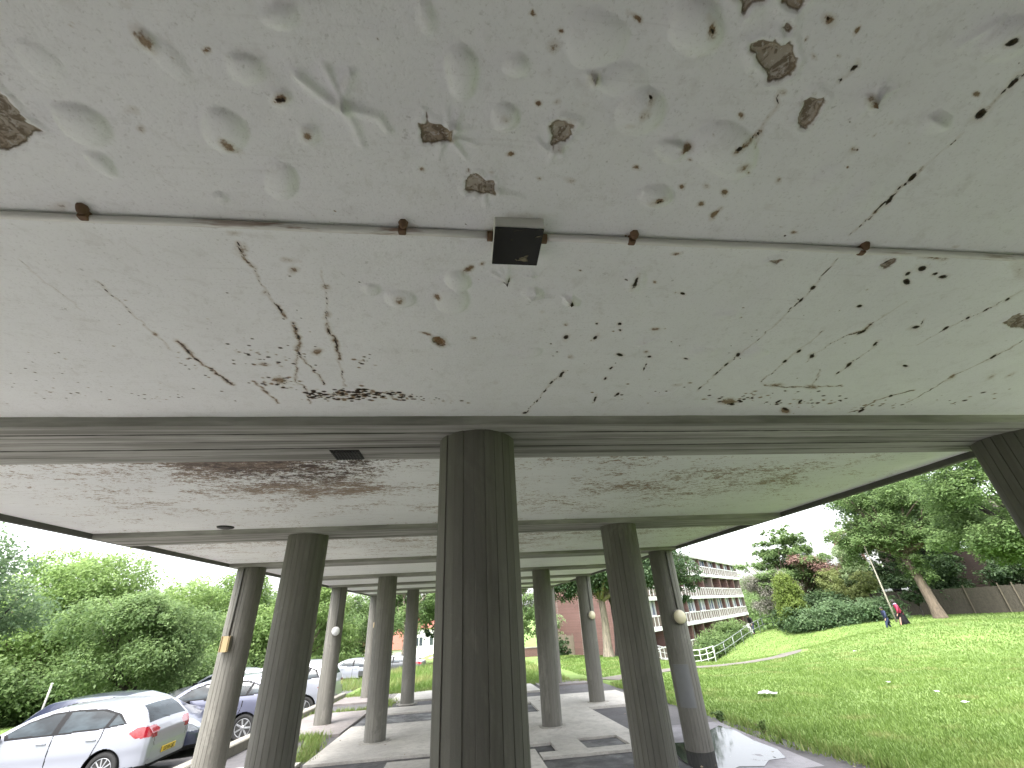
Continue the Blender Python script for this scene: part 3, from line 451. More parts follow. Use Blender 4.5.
def pseg(px, py, pts):
    d = np.full(px.shape, 9.); tt = np.zeros(px.shape); n = len(pts)-1
    for k in range(n):
        (ax, ay), (bx, by) = pts[k], pts[k+1]; L = (bx-ax)**2+(by-ay)**2+1e-12
        t = np.clip(((px-ax)*(bx-ax)+(py-ay)*(by-ay))/L, 0, 1); q = np.hypot(px-ax-t*(bx-ax), py-ay-t*(by-ay))
        tt = np.where(q < d, (k+t)/n, tt); d = np.minimum(d, q)
    return d, tt
for i, (pts, w) in enumerate(CR):
    P = np.array(pts); s = win(P[:, 0].min()-.05, P[:, 0].max()+.05, P[:, 1].min()-.05, P[:, 1].max()+.05)
    x = X[s]+.014*(vnoise(X[s], Y[s], 45, 200+i)-.5); y = Y[s]+.014*(vnoise(X[s], Y[s], 45, 300+i)-.5)
    d, tt = pseg(x, y, pts); w2 = .62*w*(.25+1.3*vnoise(X[s], Y[s], 26, 400+i)); f = np.exp(-(d/np.maximum(w2, .0008))**2)
    amp = min(1, .5+w/.006)
    DK[s] = np.maximum(DK[s], amp*f*(.35+.75*vnoise(X[s], Y[s], 30, 500+i))); RU[s] = np.maximum(RU[s], min(.62, .25+w*70)*np.exp(-(d/(w*1.6+.002))**2))
for i, pts in enumerate(WR):
    P = np.array(pts); L = np.hypot(*(P[-1]-P[0])); w = max(.0042, min(.0095, L*.10)); s = win(P[:, 0].min()-.04, P[:, 0].max()+.04, P[:, 1].min()-.04, P[:, 1].max()+.04)
    d, tt = pseg(X[s], Y[s], pts); H[s] -= min(.012, .5*w+.006)*(1-.55*tt)*np.exp(-(d/w)**2)
def inpoly(px, py, P):
    c = np.zeros(px.shape, bool); n = len(P)
    for i in range(n):
        (x0, y0), (x1, y1) = P[i], P[(i+1) % n]
        if y0 != y1: c ^= ((y0 > py) != (y1 > py)) & (px < (x1-x0)*(py-y0)/(y1-y0)+x0)
    return c
for i, pts in enumerate(PEEL):
    P = np.array(pts); s = win(P[:, 0].min()-.05, P[:, 0].max()+.05, P[:, 1].min()-.05, P[:, 1].max()+.05)
    x = X[s]+.012*(vnoise(X[s], Y[s], 55, 600+i)-.5)+.008*(vnoise(X[s], Y[s], 130, 650+i)-.5); y = Y[s]+.012*(vnoise(X[s], Y[s], 55, 700+i)-.5)+.008*(vnoise(X[s], Y[s], 130, 750+i)-.5)
    d, _ = pseg(x, y, pts+[pts[0]]); sd_ = np.where(inpoly(x, y, pts), d, -d)
    PE[s] = np.maximum(PE[s], np.clip(.5+sd_/.012, 0, 1)); H[s] += .003*np.clip(.5+sd_/.006, 0, 1); H[s] -= .004*np.exp(-((sd_+.007)/.006)**2)
    RU[s] = np.maximum(RU[s], .34*np.exp(-(np.abs(sd_)/.006)**2))
rs = np.random.default_rng(11)
for e in SP:
    cx, cy_, a0, a1, b0, b1, n, sz = e
    for k in range(int(n)):
        u, v = rs.normal(0, .5, 2) if n < 150 else rs.uniform(-1, 1, 2)
        px, py = cx+a0*u+b0*v, cy_+a1*u+b1*v; q = sz*rs.uniform(.35, 1.25)
        if not (-2.4 < px < 3.4 and .16 < py < 1.93): continue
        s = win(px-q*4, px+q*4, py-q*4, py+q*4); r = np.hypot((X[s]-px)/1.5, Y[s]-py)/q
        if rs.random() < .45: DK[s] = np.maximum(DK[s], .95*np.exp(-r*r))
        RU[s] = np.maximum(RU[s], rs.uniform(.5, 1)*np.exp(-r*r*.8))
V = np.stack([X, Y, ZS+H], -1).reshape(-1, 3); nx = len(xs)
i = (np.arange(len(ys)-1)[:, None]*nx+np.arange(nx-1)[None, :]).ravel()
link('soffit_panel', np_mesh('soffit_panel', V, np.stack([i, i+nx, i+nx+1, i+1], 1), True, {'rust': RU, 'dark': DK, 'peel': PE}), M['soffit'], B)
# the bays beyond: flaking paint
for k in range(1, 7):
    y0, y1 = rows[k]+BW, rows[k+1]
    xs2 = np.linspace(XL, XR, 150); ys2 = np.linspace(y0, y1, 60); X, Y = np.meshgrid(xs2, ys2)
    v = (Y-y0)/(y1-y0)
    if k == 1:
        fl = .27*np.exp(-((v-.0)/.5)**2)*np.exp(-((X+1.15)/.7)**2) + .17*np.exp(-((X+2.3)/.9)**2)*(1-.5*v) + .10*np.exp(-((X-.2)/1.3)**2) + .13*np.exp(-((X-1.6)/1.1)**2)*np.exp(-((v-.45)/.4)**2) + .18*np.exp(-((X-2.5)/.8)**2)*np.exp(-((v-.35)/.3)**2)
        dr = np.clip(2.6*np.exp(-(v/.22)**2)*np.exp(-((X+1.1)/.55)**2), 0, .95)
        fl = fl + .24*np.exp(-(v/.17)**2)*np.exp(-((X+1.2)/.55)**2) + .16*np.exp(-((v-.33)/.12)**2)*np.exp(-((X+1.1)/.6)**2) + .05
    elif k == 2: fl = .1+.14*(1-v)+.1*np.exp(-((X-.3)/1)**2); dr = .3*np.exp(-((v-.95)/.1)**2)
    else: fl = .06+0*X+.15*(k == 4)*np.exp(-((X-.3)/.7)**2); dr = 0*X
    V = np.stack([X, Y, ZS+.0015*(vnoise(X, Y, 4, 20+k)-.5)], -1).reshape(-1, 3); nx = len(xs2)
    i = (np.arange(len(ys2)-1)[:, None]*nx+np.arange(nx-1)[None, :]).ravel()
    link('soffit_panel', np_mesh('soffit_panel', V, np.stack([i, i+nx, i+nx+1, i+1], 1), True, {'flake': fl, 'drk': dr}), M['flake'], B)

# vent grille in the beam underside, small dark ceiling fitting
M['black_iron'] = simple('black_iron', (.018, .017, .016), .55)
M['rust'] = simple('rusty_metal', (.17, .10, .06), .8, .1, .5, 60)
mb = MB(); mb.box(-.722, -.568, 2.275, 2.425, ZB-.007, ZB-.001)
v_ = mb.build('vent', M['black_iron'], B)
mb = MB()
for k in range(9): mb.box(-.715+k*.0165, -.708+k*.0165, 2.283, 2.417, ZB-.013, ZB-.0075)
mb.build('grille', M['black_iron'], v_)
MB().lathe([(.075, 0), (.07, -.012), (.04, -.02), (.001, -.021)], (-2.30, 4.55, ZS-.001)).build('ceiling_fitting', M['black_iron'], B)

# columns: faceted, board-marked shafts
COLS = [(.076, 0), (3.493, 0), (-1.641, 1), (1.793, 1), (-3.341, 2), (3.493, 2), (-1.641, 3), (1.793, 3), (-3.341, 4), (3.493, 4), (-1.641, 5), (-3.341, 6), (3.493, 6)]
COLLABEL = {}
def column(cx, k, seed):
    rg = np.random.default_rng(seed); y = Y1+k*STEP+BW/2; zb = SL*y-.1; n = 24; ring = []; tint = []
    off = rg.uniform(0, 6)
    for b in range(n):
        a0 = off+2*math.pi*b/n; a1 = off+2*math.pi*(b+1)/n; dr = rg.normal(0, .0017); tb = rg.random()
        deep = .010 if rg.random() < .22 else .004
        da = .012
        for a, r, t in ((a0, .2-deep, 1.), (a0+da, .2+dr, tb*.7), ((a0+a1)/2, .2+dr-.0005, tb*.7), (a1-da, .2+dr, tb*.7)): ring.append((a, r)); tint.append(t)
    zs = [zb, zb+.25, zb+.5, zb+.9, 1.0, 1.5, 2.1, 2.37, ZB-.001]; V = []; T = []
    for j, z in enumerate(zs):
        fl = 1.0 if z < 2.3 else 1.0
        for (a, r), t in zip(ring, tint): V.append((cx+math.cos(a)*r*fl, y+math.sin(a)*r*fl, z)); T.append(t)
    m = len(ring); Fq = []
    for j in range(len(zs)-1):
        for q in range(m): Fq.append((j*m+q, j*m+(q+1) % m, (j+1)*m+(q+1) % m, (j+1)*m+q))
    return link('column', np_mesh('column', V, Fq, False, {'tint': T}), M['column'], B)
col_objs = [column(cx, k, 90+i) for i, (cx, k) in enumerate(COLS)]
# mortar collars where the columns meet the slabs
M['mortar'] = simple('mortar', (.34, .325, .29), .9, 0, .2, 14, .3)
for (cx, k), o in zip(COLS, col_objs):
    y = Y1+k*STEP+BW/2
    if k in (3, 4, 5) and cx > -3:
        rg = np.random.default_rng(int(cx*100)+k+999); mb = MB(); n = 22
        mb.prism([(cx+math.cos(2*math.pi*q/n)*r, y+math.sin(2*math.pi*q/n)*r, SL*(y+math.sin(2*math.pi*q/n)*r)+.011) for q, r in ((q, .25+.07*rg.random()) for q in range(n))], (0, 0, -.03))
        mb.build('base_collar', M['mortar'], o)
# grey painted-over patch on one column
y2 = Y1+2*STEP+BW/2; mb = MB(); n = 10; b = mb.bm; rr = .2075; th0, th1 = R(200), R(268)
ra = [[b.verts.new((3.493+math.cos(th0+(th1-th0)*q/n)*(rr+e), y2+math.sin(th0+(th1-th0)*q/n)*(rr+e), z)) for q in range(n+1)] for z in (.19, .735) for e in (0, -.012)]
for q in range(n): b.faces.new((ra[0][q], ra[0][q+1], ra[2][q+1], ra[2][q]))
for A_, B_ in ((0, 1), (2, 3)):
    for q in range(n): b.faces.new((ra[A_][q], ra[A_][q+1], ra[B_][q+1], ra[B_][q]))
M['grey_paint'] = simple('pale_grey_paint', (.150, .153, .157), .6, 0, .15, 9)
tag(mb.build('painted_patch', M['grey_paint'], col_objs[5]), 'pale grey painted rectangle')

# conduit across the soffit, its clips, the junction box
M['pipe_paint'] = simple('painted_conduit', (.62, .61, .58), .5, 0, .15, 20)
t = NT('conduit_paint'); f = t.noise((4, 40, 40), 4, .7); f2 = t.noise((1.3, 1, 1), 3, .5)
t.col(t.mix(t.math('MULTIPLY', t.rmp(f, .5, .62), t.rmp(f2, .45, .55)), (.78, .77, .74), (.24, .13, .075))); t.set(roughness=.5); M['conduit'] = t.m
P0 = empty('conduit', (0, .777, ZS), 0, 'white painted conduit pipe with rusty clips running across the near soffit', 'pipe')
def put(o, loc): o.location = loc; return o
mb = MB()
for x0, x1 in ((XL+.02, .072), (.199, XR-.02)):
    n = 24; mb.tube([(x0+(x1-x0)*q/n, -.006*math.sin((x0+(x1-x0)*q/n)*1.1), -.0098+.0012*math.sin(q*1.7)) for q in range(n+1)], .0092, 10)
mb.build('pipe', M['conduit'], P0)
for x in (-.878, -.155, .445, 1.127):
    mb = MB(); mb.box(x-.011, x+.009, -.013, .004, -.0215, .003, .004)
    mb.lathe([(.012, .004), (.0125, -.006), (.009, -.013), (.006, -.018), (.001, -.020)], (x+.003, -.020, 0), n=7)
    tag(mb.build('clip', M['rust'], P0), 'rusty pipe clip')
t = NT('dirty_black_glass'); f = t.noise((17, 24, 20), 4, .55, .8)
t.col(t.mix(t.rmp(f, .62, .67), (.012, .012, .010), (.22, .19, .12))); t.set(roughness=.25); M['box_face'] = t.m
J = empty('junction_box', (.136, .79, ZS), 0, 'square junction box with black face on the conduit above the central column', 'junction box')
mb = MB(); mb.box(-.063, .063, -.064, .064, -.031, 0.004, .003); mb.build('housing', M['conduit'], J)
mb = MB(); mb.box(-.062, .062, -.062, .063, -.036, -.0312, .002); mb.build('cover', M['box_face'], J)
for sx in (-1, 1): MB().lathe([(.013, 0), (.013, .014)], (sx*.064, -.012, -.0125), (sx, 0, 0), 10).build('gland', M['rust'], J)

# bulkhead lamps on the outer columns
M['lamp_cream'] = simple('cream_glass', (.62, .56, .40), .35, 0, .06)
M['lamp_white'] = simple('white_glass', (.66, .66, .66), .3, 0, .06)
M['lamp_tan'] = simple('yellowed_plastic', (.36, .27, .14), .5, 0, .08, 12)
M['lamp_base'] = simple('lamp_base_metal', (.16, .15, .13), .6)
M['cable'] = simple('cable_conduit', (.07, .068, .062), .6)
def lamp(cx, k, ang, z, kind, mat, label):
    y = Y1+k*STEP+BW/2; d = Vector((math.cos(R(ang)), math.sin(R(ang)), 0)); s_ = Vector((-d.y, d.x, 0))
    L_ = empty('bulkhead_lamp', Vector((cx, y, z))+d*.2, 0, label, 'lamp', 'bulkhead lamps on the outer columns')
    if kind == 'round':
        MB().lathe([(.11, -.02), (.11, .03), (.10, .034)], (0, 0, 0), d, 28).build('base', M['lamp_base'], L_)
        MB().lathe([(.102, .034), (.1, .05), (.085, .075), (.055, .092), (.001, .1)], (0, 0, 0), d, 28).build('diffuser', mat, L_)
    else:
        MB().obox(d*.005, d*.025, s_*.052, (0, 0, .088), .01).build('base', M['lamp_base'], L_)
        MB().obox(d*.050, d*.021, s_*.049, (0, 0, .084), .014).build('diffuser', mat, L_)
    MB().tube([(d*.012)+Vector((0, 0, .1)), d*.012+Vector((0, 0, 1.0-z+1.38))], .011, 8).build('conduit', M['cable'], L_)
lamp(-3.341, 2, -97, 1.38, 'square', M['lamp_tan'], 'yellowed oblong lamp on the leftmost column beside the white hatchback')
lamp(-3.341, 4, -66, 1.37, 'round', M['lamp_white'], 'round white lamp on the column in front of the white off roader')
lamp(-3.341, 6, -66, 1.41, 'square', M['lamp_tan'], 'small oblong lamp on the farthest left column')
lamp(3.493, 2, -88, 1.38, 'round', M['lamp_cream'], 'round cream lamp on the column with the grey painted patch')
lamp(3.493, 4, -72, 1.40, 'round', M['lamp_cream'], 'small round cream lamp on the farther right column before the brick house')
# ------------------------------------------------------------------ buildings in view
M['white_paint'] = simple('white_painted_metal', (.78, .78, .77), .5, 0, .05)
M['render_white'] = simple('white_render', (.72, .71, .69), .8, 0, .06)
M['glass_dark'] = simple('window_glass', (.05, .06, .07), .08, 0, .1)
M['panel_brown'] = simple('brown_panel', (.15, .115, .10), .6, 0, .15)
M['grey_slab'] = simple('balcony_concrete', (.55, .54, .52), .8, 0, .1)
def mat_curtain():
    t = NT('curtained_glass'); f = t.noise((1.5, 1.5, .12), 2, .5)
    t.col(t.mix(t.rmp(f, .45, .58), (.10, .13, .20), (.55, .57, .62))); t.set(roughness=.2); return t.m
M['curtain'] = mat_curtain()
# four-storey block with balcony bands
FD = Vector((.685, .729, 0)); FN = Vector((.729, -.685, 0)); FO = Vector((26.4, 52.8, 0))   # along, towards us, a point on its face
T = empty('terrace_building', (26.4, 52.8, -6.2), 0, 'long flat block with white balcony bands and red brick piers behind the lawn', 'building')
T.rotation_euler = (0, 0, math.atan2(FD.y, FD.x))
def tb(name, mat, *boxes, parent=T):   # local: x along the face, y away from us, z up from -6.2
    mb = MB()
    for (x0, x1, y0, y1, z0, z1) in boxes: mb.box(x0, x1, y0, y1, z0+6.2, z1+6.2)
    return mb.build(name, mat, parent)
XA, XB = -14.5, 29
tb('wall', M['brick_red'], (XA, XB, 1.3, 10, -6.2, 6.6))
tb('roof', M['grey_slab'], (XA-.2, XB+.2, -.1, 10.2, 6.62, 6.95))
floors = [-5.7, -3.0, -.43, 2.13, 4.72]
for fz in floors[1:]:
    tb('balcony_slab', M['white_paint'], (XA, XB, -.05, 1.29, fz-.22, fz+.12))
npier = 10; bw = (XB-XA)/npier
for i in range(npier+1):
    x = XA+i*bw
    tb('pier', M['panel_brown'] if i % 4 == 2 else M['brick_red'], *[(x-.22, x+.22, .05, 1.28, fz+.13, (floors+[6.84])[j+1]-.23) for j, fz in enumerate(floors)])
for j, fz in enumerate(floors):
    top = fz+1.0
    for i in range(npier):
        mb = MB(); pn = MB(); x0 = XA+i*bw+.25; x1 = x0+bw-.5; n = 4; w = (x1-x0)/n
        for k in range(n):
            pn.box(x0+k*w+.06, x0+k*w+w-.06, .03, .06, fz+.2+6.2, top-.06+6.2)
        for k in range(n+1): mb.box(x0+k*w-.045, x0+k*w+.045, .0, .028, fz+.14+6.2, top-.045+6.2)
        mb.box(x0-.03, x1+.03, -.01, .029, top-.042+6.2, top+.05+6.2)
        b_ = mb.build('balustrade', M['white_paint'], T); pn.build('infill_panel', M['panel_brown'], b_)
for j, fz in enumerate(floors):
    for i in range(npier):
        x0 = XA+i*bw+.24; x1 = x0+bw-.48; zt = (floors+[6.84])[j+1]-.25
        deep = j in (1, 3)
        y = 1.18 if deep else .5
        mb = MB(); n = 3; w = (x1-x0)/n
        for k in range(n+1): mb.box(x0+k*w-.05, x0+k*w+.05, y-.05, y+.05, fz+.14+6.2, zt+6.2)
        mb.box(x0+.05, x1-.05, y-.045, y+.045, fz+1.0+6.2, fz+1.09+6.2)
        f_ = mb.build('window', M['white_paint'], T)
        g_ = MB(); g_.box(x0+.02, x1-.02, y+.0, y+.02, fz+.14+6.2, zt-.01+6.2); g_.build('pane', M['curtain'], f_)
mb = MB()
for x in (-4, 3, 9): mb.tube([(x, 4, 13.15), (x, 4, 15.2)], .05, 6); mb.box(x-.6, x+.6, 3.97, 4.03, 14.9, 14.95)
mb.build('aerial', M['grey_slab'], T)

def house(name, label, x, y, z, w, d, h, rz, wall, roofmat=None, rh=2.2, wins=(), win_mat=None, cat='house'):
    H = empty(name, (x, y, z), rz, label, cat)
    MB().box(-w/2, w/2, 0, d, 0, h).build('wall', wall, H)
    if roofmat:
        mb = MB(); mb.prism([(-w/2-.3, -.35, h+.001), (-w/2-.3, d/2, h+rh), (-w/2-.3, d+.35, h+.001)], (w+.6, 0, 0)); r_ = mb.build('roof', roofmat, H)
    else: MB().box(-w/2-.1, w/2+.1, -.1, d+.1, h+.002, h+.3).build('roof', M['grey_slab'], H)
    for (wx, wz, ww, wh) in wins:
        mb = MB()
        for a, b, c_, d_ in ((wx, wx+ww, wz, wz+.08), (wx, wx+ww, wz+wh-.08, wz+wh), (wx, wx+.08, wz+.082, wz+wh-.082), (wx+ww-.08, wx+ww, wz+.082, wz+wh-.082), (wx+ww/2-.04, wx+ww/2+.04, wz+.082, wz+wh-.082)): mb.box(a, b, -.05, .03, c_, d_)
        f_ = mb.build('window', M['white_paint'], H)
        MB().box(wx+.05, wx+ww-.05, -.02, -.003, wz+.05, wz+wh-.05).build('pane', M['glass_dark'], f_)
    return H
t = NT('red_tiles'); f = t.noise((3, 3, 14), 4); t.col(t.mix(f, (.17, .05, .03), (.24, .09, .06))); t.set(roughness=.8); M['tile_red'] = t.m
house('brick_house', 'red brick house seen between two columns right of the central one', 14.0, 46.6, -2.6, 5.2, 8, 9, R(-12), M['brick_red'], M['tile_red'], 2, ((-1.85, 2.9, .8, 1.2), (.6, 2.9, 1.2, 1.3), (-1.85, 5.8, .9, 1.3)))
house('red_roofed_house', 'low house with red tiled roof far beyond the parked cars', -10.2, 74, -6.0, 8, 8, 3.6, R(4), M['render_white'], M['tile_red'], 2.6, ((-3, 1, 1.4, 1.3), (1, 1, 1.4, 1.3)))
house('white_house', 'white rendered house far behind left of the central column', -3.4, 70, -5.4, 8, 8, 5.6, R(2), M['render_white'], M['tile_red'], 2, ((-3.2, 1, 1.2, 1.2), (-1.2, 1, 1.2, 1.2), (.8, 1, 1.2, 1.2), (-3.2, 3.4, 1.2, 1.2), (-1.2, 3.4, 1.2, 1.2), (.8, 3.4, 1.2, 1.2)))
house('brick_tower', 'red brick tower block with white window rising above the shrubs', 75.2, 81, -3, 4.2, 5, 15.6, R(-42), M['brick_red'], None, 0, ((-.4, 13.4, 2.0, 1.6), (-.4, 9.8, 2.0, 1.6), (-.4, 6.4, 2.0, 1.6)), cat='building')
M['brick_dark'] = mat_brick('dark_brown_brick', (.045, .028, .022), (.05, .045, .04))
H = house('brown_brick_building', 'brown brick building with pale band half hidden behind the tall trees', 48, 37.4, -.6, 15, 8, 8.6, R(-52), M['brick_dark'], M['brick_dark'], 1.6, (), cat='building')
M['pale_band'] = simple('pale_band', (.55, .60, .60), .7)
MB().box(-3.2, 7.52, -.06, -.002, 5.4, 6.2).build('band', M['pale_band'], H)

# timber fence, white railings, handrail on the bank
M['timber'] = simple('weathered_timber', (.055, .047, .036), .85, 0, .5, 7, .4)
M['timber_light'] = simple('pale_timber', (.12, .10, .075), .85, 0, .2, 5)
M['galv'] = simple('galvanised_steel', (.24, .26, .26), .45, .3, .1)
def fence(name, label, pts, h, mat, board=.15, spacing=1.9, post_h=.1):
    Fr = empty(name, (*pts[0], gz(*pts[0])), 0, label, 'fence'); o = Vector(Fr.location)
    pn = MB(); rails = MB(); posts = []
    for (ax, ay), (bx, by) in zip(pts[:-1], pts[1:]):
        L = math.hypot(bx-ax, by-ay); d = Vector(((bx-ax)/L, (by-ay)/L, 0)); nrm = Vector((d.y, -d.x, 0)); n = int(L/board)
        for q in range(n):
            p = Vector((ax, ay, 0))+d*(q+.5)*L/n; z = gz(p.x, p.y); hh = h+random.uniform(-.03, .03)
            pn.obox(p+Vector((0, 0, z+hh/2))-o, d*(L/n/2-.004), nrm*.011, (0, 0, hh/2))
        for q in range(int(L/spacing)+1):
            p = Vector((ax, ay, 0))+d*min(L, q*spacing); z = gz(p.x, p.y)
            mb = MB(); mb.obox(p+nrm*.06+Vector((0, 0, z+(h+post_h)/2))-o, d*.035, nrm*.035, (0, 0, (h+post_h)/2+.1)); posts.append(mb)
    pn.build('board_panel', mat, Fr)
    for mb in posts: mb.build('post', M['timber_light'], Fr)
    return Fr
fence('timber_fence', 'tall weathered timber fence along the top of the lawn behind the leaning trunk', [(34.2, 36.6), (37.0, 33.7), (39.9, 30.2), (43, 26), (46, 22)], 1.75, M['timber'])
fence('garden_fence', 'pale timber garden fence beside the red brick house', [(8.4, 43.4), (9.9, 43.2)], 1.5, M['timber_light'], spacing=1.4)
Wl = empty('garden_wall', (5.9, 41.6, gz(5.9, 41.6)), R(-4), 'low pinkish brick garden wall right of the central column', 'wall')
MB().box(-1.6, 1.3, -.11, .11, -.3, .62).build('brickwork', M['brick_red'], Wl); MB().box(-1.65, 1.35, -.15, .15, .621, .69).build('coping', M['slab_pink'], Wl)

def railing(name, label, pts, h, nbar, mid, mat, rad=.025, step=1.3):
    Rl = empty(name, (*pts[0], gz(*pts[0])), 0, label, 'railing'); o = Vector(Rl.location)
    top = [Vector((x, y, gz(x, y)+h))-o for x, y in pts]
    mb = MB(); mb.tube(top, rad, 8); mb.build('top_rail', mat, Rl)
    for q in mid:
        mb = MB(); mb.tube([p-Vector((0, 0, h*q)) for p in top], rad*.8, 8); mb.build('mid_rail', mat, Rl)
    P = np.array(pts); d = np.r_[0, np.cumsum(np.hypot(*np.diff(P, axis=0).T))]
    for s in np.arange(0, d[-1]+.01, step):
        x = np.interp(s, d, P[:, 0]); y = np.interp(s, d, P[:, 1]); zz = np.interp(s, d, [p.z for p in top])
        mb = MB(); mb.tube([(x-o.x, y-o.y, zz-h-.15), (x-o.x, y-o.y, zz)], rad*1.05, 8); mb.build('post', mat, Rl)
    return Rl
def lerp_pts(a, b, n): return [(a[0]+(b[0]-a[0])*q/n, a[1]+(b[1]-a[1])*q/n) for q in range(n+1)]
railing('handrail', 'galvanised handrail climbing the bank beside the clipped dark hedge', lerp_pts((21.6, 41.0), (28.9, 43.6), 10), 1.05, 0, (.5,), M['galv'], .026, 1.3)
railing('handrail', 'short steel handrail at the top of the steps below the cedar', lerp_pts((28.9, 44.3), (31.2, 44.4), 4), 1.05, 0, (.5,), M['galv'], .026, 1.1)
railing('railing_fence', 'white railing fence at the foot of the bank before the balcony block', lerp_pts((14.5, 37.2), (21.4, 40.6), 10), 1.15, 0, (.33, .66, .95), M['white_paint'], .028, .95)
# pole
px_, py_ = 31.3, 32.1; zg_ = gz(px_, py_)
Pl = empty('wooden_pole', (px_, py_, zg_), 0, 'slender pale pole standing on the lawn beside the child in navy', 'pole')
MB().tube([(0, 0, -.3), (-.02, 0, 1.4), (-.05, .03, 5.2)], [.075, .06, .035], 10).build('shaft', simple('pale_pole_timber', (.22, .205, .165), .8, 0, .2, 5), Pl)
MB().lathe([(.05, 0), (.05, .06), (.02, .09)], (-.05, .03, 5.19), n=10).build('cap', M['galv'], Pl)
# birch-white post beyond the cars
Wp = empty('white_post', (-14.2, 19.5, -1.35), 0, 'slim white post beneath the trees left of the white hatchback', 'post')
MB().tube([(0, 0, -.2), (0, 0, 1.5)], .03, 10).build('shaft', simple('weathered_white_paint', (.33, .33, .31), .7, 0, .3, 9), Wp); MB().lathe([(.036, 0), (.036, .03), (.015, .045)], (0, 0, 1.5), n=12).build('cap', M['white_paint'], Wp)

# ------------------------------------------------------------------ trees and plants
def mat_leaf(name, lo, hi, trans=.5):
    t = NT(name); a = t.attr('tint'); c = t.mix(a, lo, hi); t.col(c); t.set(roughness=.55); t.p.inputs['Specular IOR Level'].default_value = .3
    tr = t.n('ShaderNodeBsdfTranslucent'); t.l(t.mix(.5, c, tuple(min(1, x*1.6) for x in hi)), tr.inputs[0]); mx = t.n('ShaderNodeMixShader'); mx.inputs[0].default_value = trans
    t.l(t.p.outputs[0], mx.inputs[1]); t.l(tr.outputs[0], mx.inputs[2]); t.l(mx.outputs[0], t.out.inputs[0]); return t.m
LF = {'mid': mat_leaf('leaf_mid', (0.065, 0.117, 0.039), (0.189, 0.267, 0.104)), 'bright': mat_leaf('leaf_bright', (0.098, 0.163, 0.046), (0.240, 0.332, 0.117)),
      'dark': mat_leaf('leaf_dark', (0.020, 0.045, 0.018), (0.070, 0.115, 0.045), .3), 'blue': mat_leaf('leaf_bluish', (0.058, 0.111, 0.052), (0.163, 0.234, 0.117)),
      'yellow': mat_leaf('leaf_yellow', (.085, .13, .028), (.21, .27, .07)), 'dead': mat_leaf('leaf_dead', (0.130, 0.072, 0.058), (0.247, 0.156, 0.130), .2),
      'olive': mat_leaf('leaf_olive', (0.098, 0.130, 0.039), (0.247, 0.280, 0.111)), 'grey': mat_leaf('leaf_grey', (0.130, 0.130, 0.104), (0.260, 0.247, 0.208), .2), 'pale': mat_leaf('leaf_pale', (0.156, 0.215, 0.111), (0.325, 0.403, 0.221))}
def mat_bark(name, base):
    t = NT(name); f = t.noise((9, 9, 1.6), 5, .7, .4); t.col(t.mix(t.rmp(f, .35, .65), tuple(x*.5 for x in base), tuple(x*1.25 for x in base))); t.set(roughness=.9); t.bump(f, .8, .04); return t.m
M['bark'] = mat_bark('bark', (.13, .10, .075)); M['bark_dark'] = mat_bark('dark_bark', (.05, .043, .036)); M['bark_pale'] = mat_bark('pale_bark', (.27, .23, .18))
def leaf_mesh(blobs, size, cover, rg, flat=.35, aspect=.62, clump=.26):
    Vs = []; Ts = []
    for (cx, cy_, cz, rx, ry, rz) in blobs:
        area = 4*math.pi*((rx*ry)**1.6/3+(rx*rz)**1.6/3+(ry*rz)**1.6/3)**(1/1.6)
        n = max(30, int(area*cover*1.3/(size*size*aspect*.55))); ncl = max(8, int(n/38))
        d = rg.normal(size=(ncl, 3)); d /= np.linalg.norm(d, axis=1)[:, None]; rad = rg.uniform(.45, 1.08, ncl)**.6
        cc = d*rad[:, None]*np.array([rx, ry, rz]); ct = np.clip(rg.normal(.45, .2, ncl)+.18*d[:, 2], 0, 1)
        k = rg.integers(0, ncl, n); mr = (rx*ry*rz)**(1/3)*clump
        off = rg.normal(size=(n, 3))*np.array([mr, mr, mr*.55]); off[:, 2] -= .25*(off[:, 0]**2+off[:, 1]**2)/max(mr, .05)
        p = cc[k]+off+np.array([cx, cy_, cz])
        nv = d[k]*.6+rg.normal(size=(n, 3))*.55+np.array([0, 0, flat*2]); nv /= np.linalg.norm(nv, axis=1)[:, None]
        a = np.cross(nv, rg.normal(size=(n, 3))); a /= np.linalg.norm(a, axis=1)[:, None]+1e-9; b = np.cross(nv, a)
        s = size*rg.uniform(.55, 1.25, n)[:, None]
        q = np.stack([p-a*s*.55, p+b*s*aspect*.5, p+a*s*.55-nv*s*.12, p-b*s*aspect*.5], 1)
        Vs.append(q.reshape(-1, 3)); Ts.append(np.repeat(np.clip(ct[k]+rg.normal(0, .17, n), 0, 1), 4))
    V = np.concatenate(Vs); return np_mesh('leaves', V, np.arange(len(V)).reshape(-1, 4), False, {'tint': np.concatenate(Ts)})
def crown_blobs(c, r, n, rg, sz=(.30, .48), flat=.8):
    out = []
    for i in range(n):
        while True:
            d = rg.uniform(-1, 1, 3)
            if .12 < d@d < 1: break
        d = d/np.linalg.norm(d)*rg.uniform(.45, .78); q = rg.uniform(*sz)
        out.append((c[0]+d[0]*r[0], c[1]+d[1]*r[1], c[2]+d[2]*r[2], r[0]*q, r[1]*q, min(r[2], (r[0]+r[1])/2)*q*flat))
    return out
